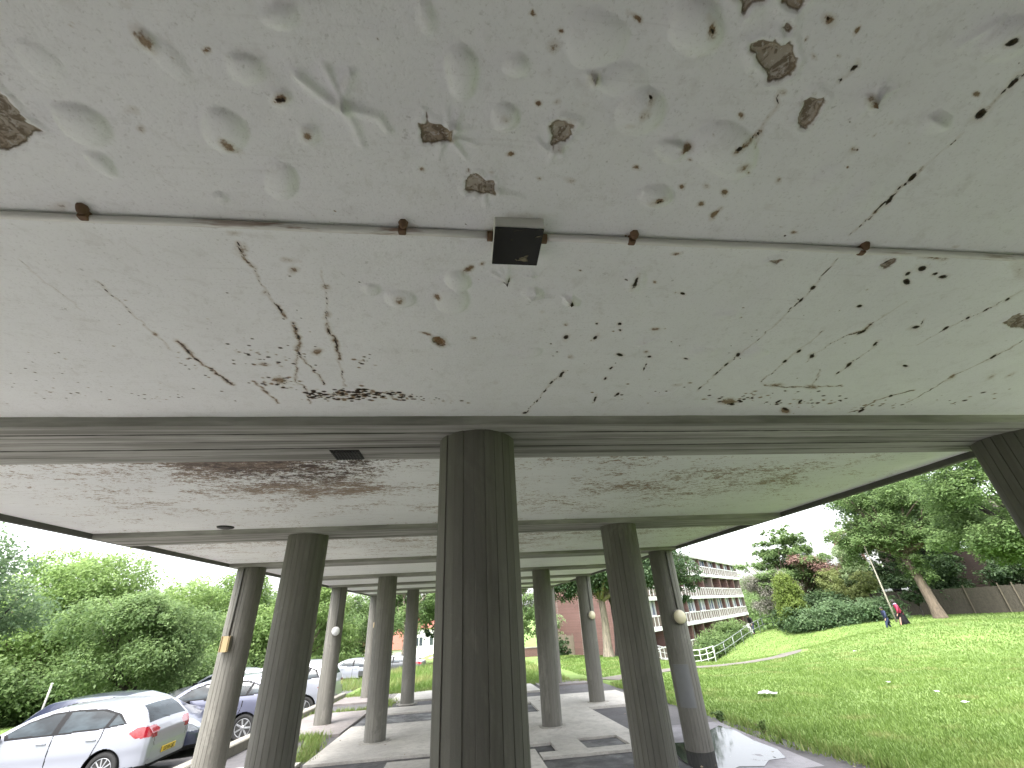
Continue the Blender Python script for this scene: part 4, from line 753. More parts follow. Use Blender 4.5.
def tree(name, label, cat, base, blobs, leaf, bark, size, cover=1.0, seed=0, tr=.16, forkz=.45, flat=.35, group=None, lean=(0, 0), zb=None, trunk=True, limbs=9, extra=None, clump=.19):
    rg = np.random.default_rng(seed); bx, by = base; z = gz(bx, by) if zb is None else zb
    t_ = empty(name, (bx, by, z), 0, label, cat, group); o = np.array([bx, by, z])
    bl = [tuple(np.r_[np.array(b[:3])-o, b[3:]]) for b in blobs]
    link('crown', leaf_mesh(bl, size, cover, rg, flat, clump=clump), LF[leaf], t_)
    if extra:
        for (n2, bs2, lf2, sz2, cv2) in extra:
            link(n2, leaf_mesh([tuple(np.r_[np.array(b[:3])-o, b[3:]]) for b in bs2], sz2, cv2, rg, flat, clump=clump), LF[lf2], t_)
    if trunk:
        C_ = np.array([b[:3] for b in bl]); zc = C_[:, 2].mean(); fz = max(.4, zc*forkz); mb = MB()
        f = Vector((lean[0], lean[1], fz))
        mb.tube([(0, 0, -.4), (lean[0]*.02, lean[1]*.02, .08), (lean[0]*.12, lean[1]*.12, fz*.2), (lean[0]*.55+tr*.2, lean[1]*.5, fz*.6), tuple(f)], [tr*1.7, tr*1.45, tr*1.08, tr*.9, tr*.8], 10)
        for b in bl[:limbs]:
            e = Vector(b[:3]); mid = f.lerp(e, .5)+Vector(rg.normal(0, .12*tr*6, 3))*.6; mid.z = max(mid.z, fz*.8)
            mb.tube([tuple(f-Vector((0, 0, .1))), tuple(mid), tuple(e)], [tr*.62, tr*.38, tr*.1], 7)
            for _ in range(2):
                e2 = e+Vector(rg.normal(0, 1, 3)*np.array(b[3:])*.6); mb.tube([tuple(mid), tuple(mid.lerp(e2, .55)+Vector((0, 0, .1))), tuple(e2)], [tr*.26, tr*.16, tr*.04], 5)
        mb.build('trunk', M[bark], t_)
    return t_
rg = np.random.default_rng(3)
CB = crown_blobs
# beyond the parking
tree('broadleaf_tree', 'nearest dark broadleaf tree left of the white hatchback with low branches', 'tree', (-13.9, 14.0), CB((-14.6, 13.2, 2.5), (3.6, 3.4, 2.6), 15, rg), 'blue', 'bark_dark', .10, 1.0, 1, .17, .3, lean=(.9, .4))
tree('broadleaf_tree', 'round dark tree with forked trunk just above the white hatchback roof', 'tree', (-14.3, 23.1), CB((-13.9, 23.2, 1.55), (2.9, 2.8, 2.3), 14, rg), 'mid', 'bark_dark', .12, 1.0, 2, .16, .3, lean=(.5, .2))
tree('broadleaf_tree', 'bright green tree with pale crown rising behind the two nearest left trees', 'tree', (-20.5, 26.5), CB((-20.3, 26.5, 2.6), (4.0, 3.6, 3.6), 15, rg), 'bright', 'bark', .16, .95, 3, .18, .35)
tree('broadleaf_tree', 'large light green tree left of the column with the yellowed lamp', 'tree', (-16.4, 34.6), CB((-16.4, 34.6, 1.6), (5.0, 4.4, 4.1), 18, rg), 'bright', 'bark', .2, .95, 4, .2, .35)
for i, (x, y, zt, r, lf, lab) in enumerate([(-45, 44, 6.6, 5.5, 'mid', 'distant tree at the far left end of the tree line'), (-36, 47, 6.6, 5, 'bright', 'distant bright tree between the two left crowns'), (-28.5, 46, 5.6, 4.6, 'mid', 'distant bushy tree behind the round dark tree'), (-27, 60, 7.2, 5.5, 'blue', 'farthest bluish tree top on the left skyline'),
                                         (-17, 57, 6.5, 5.5, 'mid', 'distant mid green tree seen between the two nearest left columns')]):
    tree('broadleaf_tree', lab, 'tree', (x, y), CB((x, y, zt-4.3), (r, r, 4.2), 13, rg), lf, 'bark', .28, .9, 20+i, .22, .35)
tree('broadleaf_tree', 'light green tree behind the white off roader', 'tree', (-12.2, 40.5), CB((-12.2, 40.5, 2.2), (3.6, 3.4, 4.0), 14, rg), 'bright', 'bark', .2, .95, 30, .18, .35)
tree('broadleaf_tree', 'tree filling the gap left of the farthest columns', 'tree', (-8.0, 43.5), CB((-8.0, 43.5, 2.3), (3.2, 3.2, 3.9), 13, rg), 'mid', 'bark', .2, .95, 31, .18, .4)
tree('pale_trunked_tree', 'tree with a pale patchy trunk standing in the tall grass', 'tree', (-4.3, 38.2), CB((-4.0, 38.2, 3.0), (2.9, 2.8, 2.9), 12, rg), 'mid', 'bark_pale', .19, .85, 32, .24, .55)
tree('broadleaf_tree', 'dark leafed tree in front of the white house', 'tree', (-1.3, 41.0), CB((-1.5, 41.0, 1.5), (2.4, 2.4, 3.8), 13, rg), 'dark', 'bark', .19, .85, 33, .15, .5)
tree('broadleaf_tree', 'loose tree directly right of the central column', 'tree', (5.6, 47.0), CB((5.8, 47.0, 2.4), (2.6, 2.8, 4.0), 12, rg), 'mid', 'bark', .22, .8, 34, .15, .5)
tree('pale_shrub', 'pale feathery shrub between the farthest right columns', 'shrub', (7.9, 44.8), CB((7.9, 44.8, .3), (1.7, 1.6, 2.3), 9, rg), 'pale', 'bark', .17, .8, 35, .08, .5)
tree('round_shrub', 'small dark rounded shrub before the garden fence', 'shrub', (8.2, 41.0), CB((8.2, 41.0, -1.0), (.95, .9, .95), 8, rg), 'dark', 'bark_dark', .13, 1.1, 36, .05, .5)
bl = CB((11.3, 33.2, 4.6), (5.6, 4.6, 2.5), 18, rg) + [(15.5, 30.6, 3.5, 1.0, 1.0, .9), (15.0, 30.9, 2.5, .7, .7, .8), (7.2, 33, 3.0, 1.3, 1.2, .8), (7.4, 33.6, 4.0, 1.7, 1.5, .9), (8.6, 32.6, 3.2, 1.3, 1.2, .8)]
tree('pale_trunked_tree', 'big dark crowned tree with straight pale trunk before the red brick house', 'tree', (9.85, 33.0), bl, 'dark', 'bark_pale', .17, .85, 37, .27, .6, limbs=14)
tree('broadleaf_tree', 'slimmer dark stemmed tree close beside the straight pale trunk', 'tree', (11.1, 34.4), CB((11.8, 34.8, 4.2), (2.6, 2.4, 2.4), 10, rg), 'dark', 'bark_dark', .17, .85, 38, .26, .6)
# clipped hedge and shrubs left
def hedge(name, label, path, w, h, leaf, size, seed, cat='hedge', cover=1.3):
    rg2 = np.random.default_rng(seed); P = np.array(path); d = np.r_[0, np.cumsum(np.hypot(*np.diff(P, axis=0).T))]; bl = []
    for s in np.arange(0, d[-1]+.01, w*.55):
        x = np.interp(s, d, P[:, 0]); y = np.interp(s, d, P[:, 1]); z = gz(x, y); hh = h*rg2.uniform(.85, 1.12)
        bl += [(x+rg2.normal(0, .1*w), y+rg2.normal(0, .1*w), z+hh*.62, w*.62, w*.62, hh*.42), (x+rg2.normal(0, .15*w), y+rg2.normal(0, .15*w), z+hh*.22, w*.6, w*.6, hh*.3)]
    x, y = path[0]; o = np.array([x, y, gz(x, y)]); h_ = empty(name, o, 0, label, cat)
    bl = [tuple(np.r_[np.array(b[:3])-o, b[3:]]) for b in bl]
    link('foliage', leaf_mesh(bl, size, cover, rg2), LF[leaf], h_)
    mb = MB()
    for b in bl[::4]: mb.tube([(b[0], b[1], b[2]-h*.9), (b[0]+.05, b[1], b[2])], [.05, .02], 5)
    mb.build('stems', M['bark_dark'], h_); return h_
hedge('hedge', 'bright clipped hedge behind the far parked cars', [(-12.5, 45.0), (-6.8, 46.5)], 1.3, 1.3, 'bright', .17, 51)
hedge('hedge', 'loose shrubbery filling the gap under the left trees behind the hatchback', [(-20, 21.5), (-17.0, 27), (-13.8, 31), (-11.5, 36)], 2.2, 2.0, 'mid', .15, 52, 'shrubbery')
# right-hand side
ced = []; rc = np.random.default_rng(60)
for z, r in ((.4, 3.6), (1.4, 4.3), (2.4, 4.6), (3.5, 4.3), (4.6, 3.8), (5.7, 3.2), (6.8, 2.4), (7.7, 1.4)):
    for q in range(12 if r > 2 else 6):
        a = rc.uniform(0, 6.28); d_ = r*rc.uniform(.35, .9); ced.append((32.6+d_*math.cos(a), 43.4+d_*math.sin(a), z+rc.normal(0, .2), r*.34, r*.34, .34))
live = [b for b in ced if b[2] > 3.2 or rc.random() < .15]; dead = [b for b in ced if b[2] <= 3.4]
tree('cedar_tree', 'tall ragged cedar with flat green tiers above dead grey brown lower branches', 'tree', (32.6, 43.4), live, 'mid', 'bark', .2, .85, 61, .22, .25, flat=.6, limbs=30, extra=[('dead_branches', dead[::2]+[(28.4, 42.4, 1.0, 1.1, 1.1, .7), (28.9, 41.6, 2.2, 1.2, 1.2, .7), (28.0, 42.8, 3.1, 1.0, 1.0, .6), (29.8, 41.4, 3.4, 1.1, 1.1, .6), (29.4, 41.8, 1.2, 1.0, 1.0, .7), (30.6, 41.0, 2.6, 1.0, 1.0, .6)], 'grey', .10, .55), ('brown_foliage', [(33.2, 40.2, 4.2, 1.5, 1.3, .6), (34.2, 39.6, 3.7, 1.3, 1.2, .5), (32.0, 40.8, 4.8, 1.1, 1.0, .4), (33.5, 42.0, 4.6, 1.3, 1.2, .4), (29.6, 44.6, 2.9, .9, .9, .4)], 'dead', .17, .8)])
cyp = []; rc = np.random.default_rng(62)
for q in range(24):
    h_ = rc.uniform(0, 1); a = rc.uniform(0, 6.28); r = 1.35*(1-h_)**.7*rc.uniform(.45, .9); cyp.append((27.9+r*math.cos(a), 38+r*math.sin(a), .3+h_*2.9, .5, .5, .62))
tree('golden_cypress', 'bright yellow green rounded cypress in front of the cedar', 'tree', (27.9, 38), cyp, 'yellow', 'bark_dark', .13, 1.2, 63, .1, .2, flat=.5, clump=.3)
hedge('laurel_hedge', 'low glossy laurel bank running along the top edge of the lawn', [(27.4, 37.3), (29.6, 35.4), (31.6, 33.9), (33.0, 33.4)], 1.6, 1.7, 'blue', .17, 64, cover=1.1)
hedge('laurel_hedge', 'darker laurel mass under the golden cypress', [(28.8, 40.0), (30.4, 38.4), (31.5, 37.0)], 1.7, 2.2, 'dark', .17, 65, cover=1.1)
tree('olive_shrub', 'tall olive green shrub right of the golden cypress', 'shrub', (33.3, 37.6), CB((33.3, 37.4, 2.2), (2.3, 2.2, 2.5), 13, rg), 'olive', 'bark', .17, .9, 66, .1, .35)
tree('pale_shrub', 'pale grey green shrub behind the pole top', 'shrub', (34.4, 38.4), CB((34.4, 38.0, 3.7), (1.9, 1.9, 2.4), 11, rg), 'pale', 'bark', .15, .7, 67, .08, .5)
syc = [(32.0, 32.9, 5.4, 1.9, 1.7, .8), (35.0, 30.0, 5.0, 1.9, 1.7, .8), (33.2, 31.9, 6.6, 2.0, 1.8, .8), (34.8, 30.5, 8.3, 1.9, 1.7, .8), (36.2, 29.0, 7.4, 1.7, 1.5, .8), (32.3, 32.8, 8.6, 1.5, 1.4, .8), (31.0, 33.7, 5.9, 1.3, 1.2, .7), (36.5, 28.8, 5.4, 1.5, 1.4, .7), (31.6, 32.9, 5.0, 1.3, 1.2, .75), (32.4, 32.6, 5.9, 1.3, 1.2, .7), (33.0, 31.8, 5.1, 1.5, 1.3, .7), (34.6, 30.2, 5.5, 1.5, 1.3, .7), (35.6, 29.4, 6.4, 1.3, 1.2, .6), (31.6, 33.2, 6.9, .9, .9, .6), (33.2, 31.9, 8.0, 1.2, 1.2, .7), (34.4, 30.6, 9.2, 1.4, 1.3, .7), (32.6, 32.4, 9.6, 1.1, 1.1, .6), (31.2, 33.6, 4.0, .9, .9, .6), (34.9, 30.9, 7.6, 1.1, 1.1, .6), (33.9, 31.4, 3.7, 1.0, .9, .8), (34.2, 31.3, 2.8, .9, .9, .8)]
tree('sycamore_tree', 'tall tree with a stout leaning bare trunk and layered bright crown', 'tree', (33.9, 31.1), syc, 'mid', 'bark', .16, 1.0, 68, .31, .66, lean=(-.25, .5), limbs=15, flat=.7)
tree('broadleaf_tree', 'nearest right tree with dense layered dark green leaves beside the outer column', 'tree', (33.0, 21.5), CB((31.6, 22.4, 5.4), (3.9, 3.9, 4.3), 26, rg, (.26, .42), .5)+[(29.6, 22.6, 8.0, 1.7, 1.7, 1.0), (31.0, 21.4, 9.0, 1.8, 1.8, 1.0), (30.2, 23.8, 6.8, 1.5, 1.5, .9), (29.2, 21.2, 6.6, 1.5, 1.5, .9)], 'mid', 'bark_dark', .17, 1.0, 69, .25, .4, flat=.7)
tree('dark_shrub', 'dark evergreen mass shading the timber fence behind the leaning trunk', 'shrub', (39.6, 35.2), CB((39.4, 35.2, 2.6), (2.7, 2.7, 2.6), 12, rg), 'dark', 'bark_dark', .19, 1.0, 70, .12, .4)
tree('dark_shrub', 'dark overhanging evergreen right of the trunk above the timber fence', 'shrub', (43.2, 30.0), CB((43.0, 30.2, 2.9), (3.4, 3.2, 2.8), 13, rg), 'dark', 'bark_dark', .2, 1.0, 71, .12, .4)
tree('dark_shrub', 'widest dark evergreen filling the corner behind the right end of the timber fence', 'shrub', (46.5, 29.0), CB((46.0, 29.0, 3.2), (4.2, 4.2, 3.6), 14, rg), 'dark', 'bark_dark', .22, 1.0, 76, .14, .4)
tree('broadleaf_tree', 'tall dark tree behind the timber fence filling the sky above the leaning trunk', 'tree', (41.5, 37.0), CB((41.0, 36.6, 8.2), (5.6, 5.6, 5.0), 20, rg), 'dark', 'bark_dark', .24, 1.0, 77, .3, .45)
tree('ivy_bush', 'ivy dark bush hugging the left side of the leaning trunk', 'shrub', (34.6, 33.0), CB((34.4, 33.0, 1.9), (1.1, 1.1, 1.9), 9, rg), 'dark', 'bark_dark', .15, 1.0, 72, .06, .4)
hedge('dark_hedge', 'clipped dark hedge rising along the far side of the handrail', [(21.9, 43.2), (24.5, 44.6), (27.3, 46.0)], 2.0, 2.0, 'mid', .17, 73, cover=1.4)
tree('broadleaf_tree', 'distant tree behind the cedar on the right', 'tree', (42, 48), CB((42, 48, 2.0), (4.2, 4.2, 3.2), 12, rg), 'mid', 'bark', .26, .9, 74, .2, .35)
tree('dark_shrub', 'dark evergreen spreading low between the ivy bush and the fence', 'shrub', (38.2, 37.0), CB((38.2, 37.0, 2.2), (2.6, 2.4, 2.6), 11, rg), 'dark', 'bark_dark', .19, 1.0, 75, .1, .4)
wood = []
for q in range(62):
    a = R(14+100*q/61+rg.normal(0, .6)); d_ = rg.uniform(95, 135); rr_ = rg.uniform(5, 9); wood.append((d_*math.sin(a), d_*math.cos(a), rg.uniform(-1.5, 1.5), rr_, rr_, rg.uniform(4, 6.5)))
for q in range(46):
    a = R(-110+112*q/45+rg.normal(0, .6)); d_ = rg.uniform(85, 110); rr_ = rg.uniform(5, 8); wood.append((d_*math.sin(a), d_*math.cos(a), rg.uniform(-2, 0), rr_, rr_, rg.uniform(4, 6)))
tag(link('distant_wood', leaf_mesh(wood, .75, .75, rg), LF['mid']), 'far off wood along the horizon', 'wood', None, 'stuff')
# ------------------------------------------------------------------ grass, verge and weeds
def mat_blade():
    t = NT('grass_blade'); a = t.attr('tint'); y_ = t.attr('dry'); c = t.mix(a, (.09, .155, .03), (.18, .27, .06)); c = t.mix(y_, c, (.30, .28, .12)); t.col(c); t.set(roughness=.6)
    tr = t.n('ShaderNodeBsdfTranslucent'); t.l(c, tr.inputs[0]); mx = t.n('ShaderNodeMixShader'); mx.inputs[0].default_value = .35
    t.l(t.p.outputs[0], mx.inputs[1]); t.l(tr.outputs[0], mx.inputs[2]); t.l(mx.outputs[0], t.out.inputs[0]); return t.m
M['blade'] = mat_blade()
def blades(x, y, hgt, wid, rg, dry, off=0.):
    n = len(x); z = gz_np(x, y)+off; a = rg.uniform(0, 6.28, n); ln = rg.normal(0, .4, (n, 2))*hgt[:, None]
    p = np.stack([x, y, z], -1); w = np.stack([np.cos(a), np.sin(a), 0*a], -1)*wid[:, None]
    tip = p+np.stack([ln[:, 0], ln[:, 1], hgt], -1)
    V = np.stack([p-w-[0, 0, .01], p+w-[0, 0, .01], tip], 1).reshape(-1, 3)
    big = vnoise(x, y, .9, 801)*.5+vnoise(x, y, .25, 802)*.5
    t_ = np.clip(.15+big*.7+rg.normal(0, .15, n), 0, 1); return V, np.repeat(t_, 3), np.repeat(dry, 3)
rg = np.random.default_rng(9)
n = 370000; u = rg.uniform(0, 1, n); D = 5.5*(62/5.5)**u; az = R(10)+rg.uniform(0, 1, n)*R(62)
x = D*np.sin(az); y = D*np.cos(az)
PP = np.array(PATH); pd, _ = pseg(x, y, [tuple(p) for p in PP])
k = (x > 5.06+.12*(vnoise(x, y, 2.2, 805)-.5)) & (pd > .75) & (y > 2); x, y, D = x[k], y[k], D[k]; n = len(x)
patch = vnoise(x, y, 1.1, 803); h = np.clip(.034+.0007*D, 0, .055)*rg.uniform(.6, 1.4, n)*(.7+.7*patch); w = np.clip(.004+.00075*D, 0, .03)*rg.uniform(.6, 1.3, n)
V, T_, Dr = blades(x, y, h, w, rg, np.clip((vnoise(x, y, 1.6, 804)-.68)*1.6+rg.normal(0, .07, n), 0, .5))
tag(link('lawn_grass', np_mesh('lawn_grass', V, np.arange(len(V)).reshape(-1, 3), False, {'tint': T_, 'dry': Dr}), M['blade']), 'short bright grass of the sloping lawn', 'grass', None, 'stuff')
# unmown verge past the end of the block
n = 60000; x = rg.uniform(-10, 4.2, n); y = 19.8+rg.uniform(0, 1, n)**1.5*20
k = ((y < 25) | (rg.random(n) < .8)) & ((x > -4.1) | (y > 28)); x, y = x[k], y[k]; n = len(x)
h = rg.uniform(.08, .38, n)*(.35+vnoise(x, y, .8, 806))*np.clip((y-19.3)/2, .3, 1); w = rg.uniform(.006, .02, n)
V, T_, Dr = blades(x, y, h, w, rg, np.clip((vnoise(x, y, .9, 807)-.45)*1.6+rg.normal(0, .2, n), 0, 1))
tag(link('verge_grass', np_mesh('verge_grass', V, np.arange(len(V)).reshape(-1, 3), False, {'tint': T_, 'dry': Dr}), M['blade']), 'tall unmown grass past the end of the block', 'grass', None, 'stuff')
# weeds in the paving joints
xs_, ys_ = [], []
for (ax, ay, bx, by, m, sp) in [(-2.6, 9.4, -3.0, 11.6, 900, .10), (-3.9, 11.5, -2.95, 11.65, 700, .12), (-4.2, 15.4, -2.5, 15.5, 500, .08), (-2.45, 15.4, -2.3, 17.2, 900, .16), (-4.3, 19.4, -1.5, 19.5, 1600, .15), (-4.25, 12, -4.25, 19, 900, .05), (4.62, 9.2, 5.0, 6.0, 500, .06), (2.5, 19.5, 5.0, 18.9, 1200, .2), (5.08, 3, 5.08, 17, 2500, .06)]:
    t0 = rg.random(m); xs_.append(ax+(bx-ax)*t0+rg.normal(0, sp, m)); ys_.append(ay+(by-ay)*t0+rg.normal(0, sp, m))
x = np.concatenate(xs_); y = np.concatenate(ys_); n = len(x)
V, T_, Dr = blades(x, y, rg.uniform(.03, .14, n), rg.uniform(.005, .014, n), rg, np.clip(rg.normal(.15, .2, n), 0, 1), np.where(x < 5.06, SL*y-gz_np(x, y)-.02, 0))
tag(link('weeds', np_mesh('weeds', V, np.arange(len(V)).reshape(-1, 3), False, {'tint': T_, 'dry': Dr}), M['blade']), 'weeds and grass growing along the paving joints', 'weeds', None, 'stuff')
rg4 = np.random.default_rng(404); n = 420; lx = rg4.uniform(-4.1, 4.9, n); ly = rg4.uniform(4, 19.3, n); k = rg4.random(n) < np.where(np.abs(lx) > 2.6, .9, .45); lx, ly = lx[k], ly[k]; n = len(lx)
la = rg4.uniform(0, 6.28, n); ls = rg4.uniform(.008, .03, n); lp = np.stack([lx, ly, SL*ly+.004], -1); lu = np.stack([np.cos(la), np.sin(la), SL*np.sin(la)], -1)*ls[:, None]; lv = np.stack([-np.sin(la), np.cos(la), SL*np.cos(la)], -1)*ls[:, None]*.6
LV = np.stack([lp-lu, lp+lv+[0, 0, .004], lp+lu+[0, 0, .008], lp-lv], 1).reshape(-1, 3)
t = NT('dead_leaf'); a = t.attr('tint'); t.col(t.mix(t.rmp(a, .15, .9), (.055, .035, .018), (.30, .24, .15))); t.set(roughness=.8)
tag(link('leaf_litter', np_mesh('leaf_litter', LV, np.arange(len(LV)).reshape(-1, 4), False, {'tint': np.repeat(rg4.random(n), 4)}), t.m), 'dead leaves and grit scattered over the paving', 'litter', None, 'stuff')
def weed(x, y, h, label, n=26, leaf='mid', seed=0):
    rg2 = np.random.default_rng(seed); p = empty('weed_plant', (x, y, gz(x, y)-.02), 0, label, 'weed'); mb = MB(); bl = []
    for q in range(n//4):
        e = Vector((rg2.normal(0, h*.35), rg2.normal(0, h*.35), h*rg2.uniform(.6, 1.1))); mb.tube([(0, 0, -.03), tuple(e*.5+Vector((0, 0, h*.1))), tuple(e)], [.006, .005, .002], 5); bl.append((*e, h*.15, h*.15, h*.13)); bl.append((*(e*.55), h*.17, h*.17, h*.12))
    mb.build('stems', M['bark'], p); link('leaves', leaf_mesh(bl, h*.24, .6, rg2), LF[leaf], p)
weed(4.75, 9.35, .2, 'tallest weed growing at the corner of the wet slab', 30, 'mid', 1)
weed(4.95, 8.35, .17, 'leafy weed at the lawn edge beside the puddle', 26, 'bright', 2)
# litter on the lawn
M['litter'] = simple('white_plastic', (.75, .75, .76), .45, 0, .05)
def litter(name, x, y, s, label, seed):
    rg2 = np.random.default_rng(seed); mb = MB(); b = mb.bm; n = 7; g = [[b.verts.new((s*(i/(n-1)-.5)*1.5, s*(j/(n-1)-.5), .05+.28*s*rg2.random()*math.sin(math.pi*min(max(i/(n-1), .15), .85)))) for j in range(n)] for i in range(n)]
    for i in range(n-1):
        for j in range(n-1): f = b.faces.new((g[i][j], g[i+1][j], g[i+1][j+1], g[i][j+1])); f.smooth = True
    bmesh.ops.solidify(b, geom=b.faces[:], thickness=.006)
    o = mb.build(name, M['litter']); o.location = (x, y, gz(x, y)+.02); o.rotation_euler = (0, 0, rg2.uniform(0, 3)); return tag(o, label, 'litter', 'litter on the lawn')
litter('plastic_bag', 7.29, 11.76, .27, 'largest crumpled white bag on the lawn beyond the patched column', 1)
litter('paper_scrap', 9.22, 8.74, .085, 'white scrap on the lawn nearest the bottom right', 2)
litter('paper_scrap', 9.9, 9.9, .07, 'small white scrap in the middle of the near lawn', 3)
litter('paper_scrap', 10.4, 11.6, .08, 'white scrap on the lawn farther up from the nearest one', 4)
litter('paper_scrap', 16.5, 19.5, .10, 'white scrap high on the lawn below the walking child', 5)
# ------------------------------------------------------------------ vehicles
def mat_paint(name, c, metal=0., rough=.28):
    t = NT(name); f = t.noise(3, 3); t.col(t.mix(t.rmp(f, .3, .7, 0, .12), c, tuple(x*.8 for x in c))); t.set(roughness=rough, metallic=metal)
    t.p.inputs['Coat Weight'].default_value = .7; t.p.inputs['Coat Roughness'].default_value = .06; return t.m
M['car_white'] = mat_paint('white_car_paint', (.25, .262, .30)); M['car_navy'] = mat_paint('slate_car_paint', (.03, .036, .065), .2); M['car_silver'] = mat_paint('lilac_silver_paint', (.11, .115, .165), .3)
M['car_grey'] = mat_paint('grey_car_paint', (.08, .083, .088), .3); M['car_pink'] = mat_paint('pink_car_paint', (.30, .07, .12)); M['car_blue'] = mat_paint('pale_blue_paint', (.13, .155, .22), .2); M['car_black'] = mat_paint('black_car_paint', (.02, .02, .022))
M['car_green'] = mat_paint('pale_teal_paint', (.14, .19, .19))
def mat_glass():
    t = NT('car_glass'); f = t.noise((1.6, 1.6, 4), 3, .5); t.col(t.mix(t.rmp(f, .4, .6), (.010, .014, .017), (.034, .046, .054))); t.set(roughness=.04); t.p.inputs['Specular IOR Level'].default_value = .22
    return t.m
M['car_glass'] = mat_glass()
M['trim'] = simple('black_trim', (.012, .012, .013), .75, 0, .1, specular_ior_level=.2); M['tyre'] = simple('tyre_rubber', (.022, .022, .022), .85, 0, .15, 30)
M['alloy'] = simple('alloy_rim', (.55, .56, .58), .3, .75, .06)
def mat_red():
    t = NT('tail_lens'); f = t.noise((22, 22, 30), 2); t.col(t.mix(t.rmp(f, .4, .6), (.20, .006, .014), (.26, .02, .03))); t.set(roughness=.12); t.p.inputs['Coat Weight'].default_value = 1.; return t.m
M['tail'] = mat_red(); M['head'] = simple('headlamp_lens', (.30, .32, .36), .08, .3, .2, 20); M['plate_y'] = simple('yellow_plate', (.62, .42, .03), .4, 0, .04); M['plate_t'] = simple('plate_letter', (.015, .015, .015), .5); M['seat_red'] = simple('red_cloth', (.45, .08, .07), .8)
def crs(P, per):
    P = np.array(P, float); Q = np.vstack([2*P[0]-P[1], P, 2*P[-1]-P[-2]]); out = []
    for i in range(len(P)-1):
        t_ = np.linspace(0, 1, per, endpoint=False)[:, None]; a, b, c, d = Q[i:i+4]
        out.append(.5*((2*b)+(-a+c)*t_+(2*a-5*b+4*c-d)*t_**2+(-a+3*b-3*c+d)*t_**3))
    return np.vstack(out+[P[-1:]])
def pip(px, py, P): return inpoly(px, py, P)
HATCH = dict(L=4.42, s=[0, .03, .10, .20, .34, .50, .62, .9, 1.3, 1.8, 2.3, 2.7, 3.0, 3.28, 3.5, 3.9, 4.2, 4.36, 4.42],
    zt=[.66, .92, 1.02, 1.15, 1.31, 1.42, 1.455, 1.485, 1.505, 1.51, 1.475, 1.36, 1.21, 1.045, .99, .90, .80, .70, .58], zb=[.40, .29, .25, .23, .21, .2, .2, .2, .2, .2, .2, .2, .2, .2, .2, .2, .22, .25, .34],
    w=[.64, .76, .81, .84, .865, .88, .89, .90, .905, .905, .905, .90, .895, .885, .875, .84, .76, .66, .56], belt0=1.04, belt1=.92,
    side=[(.56, 1.11), (.80, 1.30), (1.2, 1.405), (1.8, 1.425), (2.3, 1.385), (2.72, 1.255), (3.05, 1.06), (2.98, .975), (2.0, 1.0), (1.0, 1.055)], pil=[(.93, 1.01), (1.93, 2.06)], rear=(.16, .49, 1.075, .70), wind=(2.42, 3.22, .70), wh=(.83, 3.52), r=.325, doors=[1.98, 3.12], bonnet=3.25)
SUV = dict(HATCH, L=4.55, zt=[.75, 1.02, 1.16, 1.32, 1.50, 1.62, 1.66, 1.69, 1.70, 1.69, 1.65, 1.55, 1.38, 1.17, 1.11, 1.06, .97, .85, .7], zb=[.45, .36, .33, .3, .28]+[.26]*10+[.28, .3, .32, .4],
    w=[.72, .82, .87, .90, .92, .925, .93, .935, .935, .935, .935, .93, .925, .92, .91, .89, .82, .73, .62], belt0=1.16, belt1=1.08, side=[(.45, 1.22), (.60, 1.45), (1.0, 1.57), (1.8, 1.60), (2.3, 1.56), (2.7, 1.43), (3.02, 1.22), (2.95, 1.13), (2.0, 1.14), (1.0, 1.17)], rear=(.14, .46, 1.2, .74), wind=(2.42, 3.22, .74), r=.36, s=HATCH['s'][:-3]+[4.30, 4.48, 4.55], wh=(.86, 3.6))
SALOON = dict(HATCH, L=4.6, s=[0, .04, .12, .3, .55, .8, 1.1, 1.4, 1.8, 2.2, 2.6, 2.95, 3.2, 3.45, 3.7, 4.05, 4.35, 4.53, 4.6], zt=[.70, .92, 1.0, 1.03, 1.06, 1.16, 1.32, 1.41, 1.45, 1.45, 1.42, 1.30, 1.16, 1.0, .95, .88, .80, .70, .58],
    side=[(1.0, 1.08), (1.3, 1.27), (1.6, 1.36), (2.2, 1.37), (2.6, 1.33), (2.95, 1.20), (3.2, 1.03), (3.1, .955), (2.0, .98)], pil=[(2.0, 2.12)], rear=(.62, 1.2, 1.08, .66), wind=(2.68, 3.38, .68), wh=(.95, 3.7), doors=[2.05, 3.25], belt0=.98, belt1=.92)
VAN = dict(HATCH, L=5.0, s=HATCH['s'][:-4]+[4.3, 4.7, 4.93, 5.0], zt=[1.5, 1.85, 1.93, 1.95, 1.96, 1.96, 1.97, 1.97, 1.97, 1.97, 1.96, 1.95, 1.92, 1.86, 1.75, 1.22, 1.08, .92, .7], w=[.88, .93, .95]+[.96]*13+[.9, .8, .65], belt0=1.2, belt1=1.15, side=[(2.9, 1.75), (3.3, 1.7), (3.75, 1.4), (4.0, 1.22), (2.9, 1.2)], pil=[], rear=(.01, .1, 1.3, .7), wind=(3.45, 4.2, .8), wh=(.95, 4.1), r=.34, doors=[2.85, 4.0])
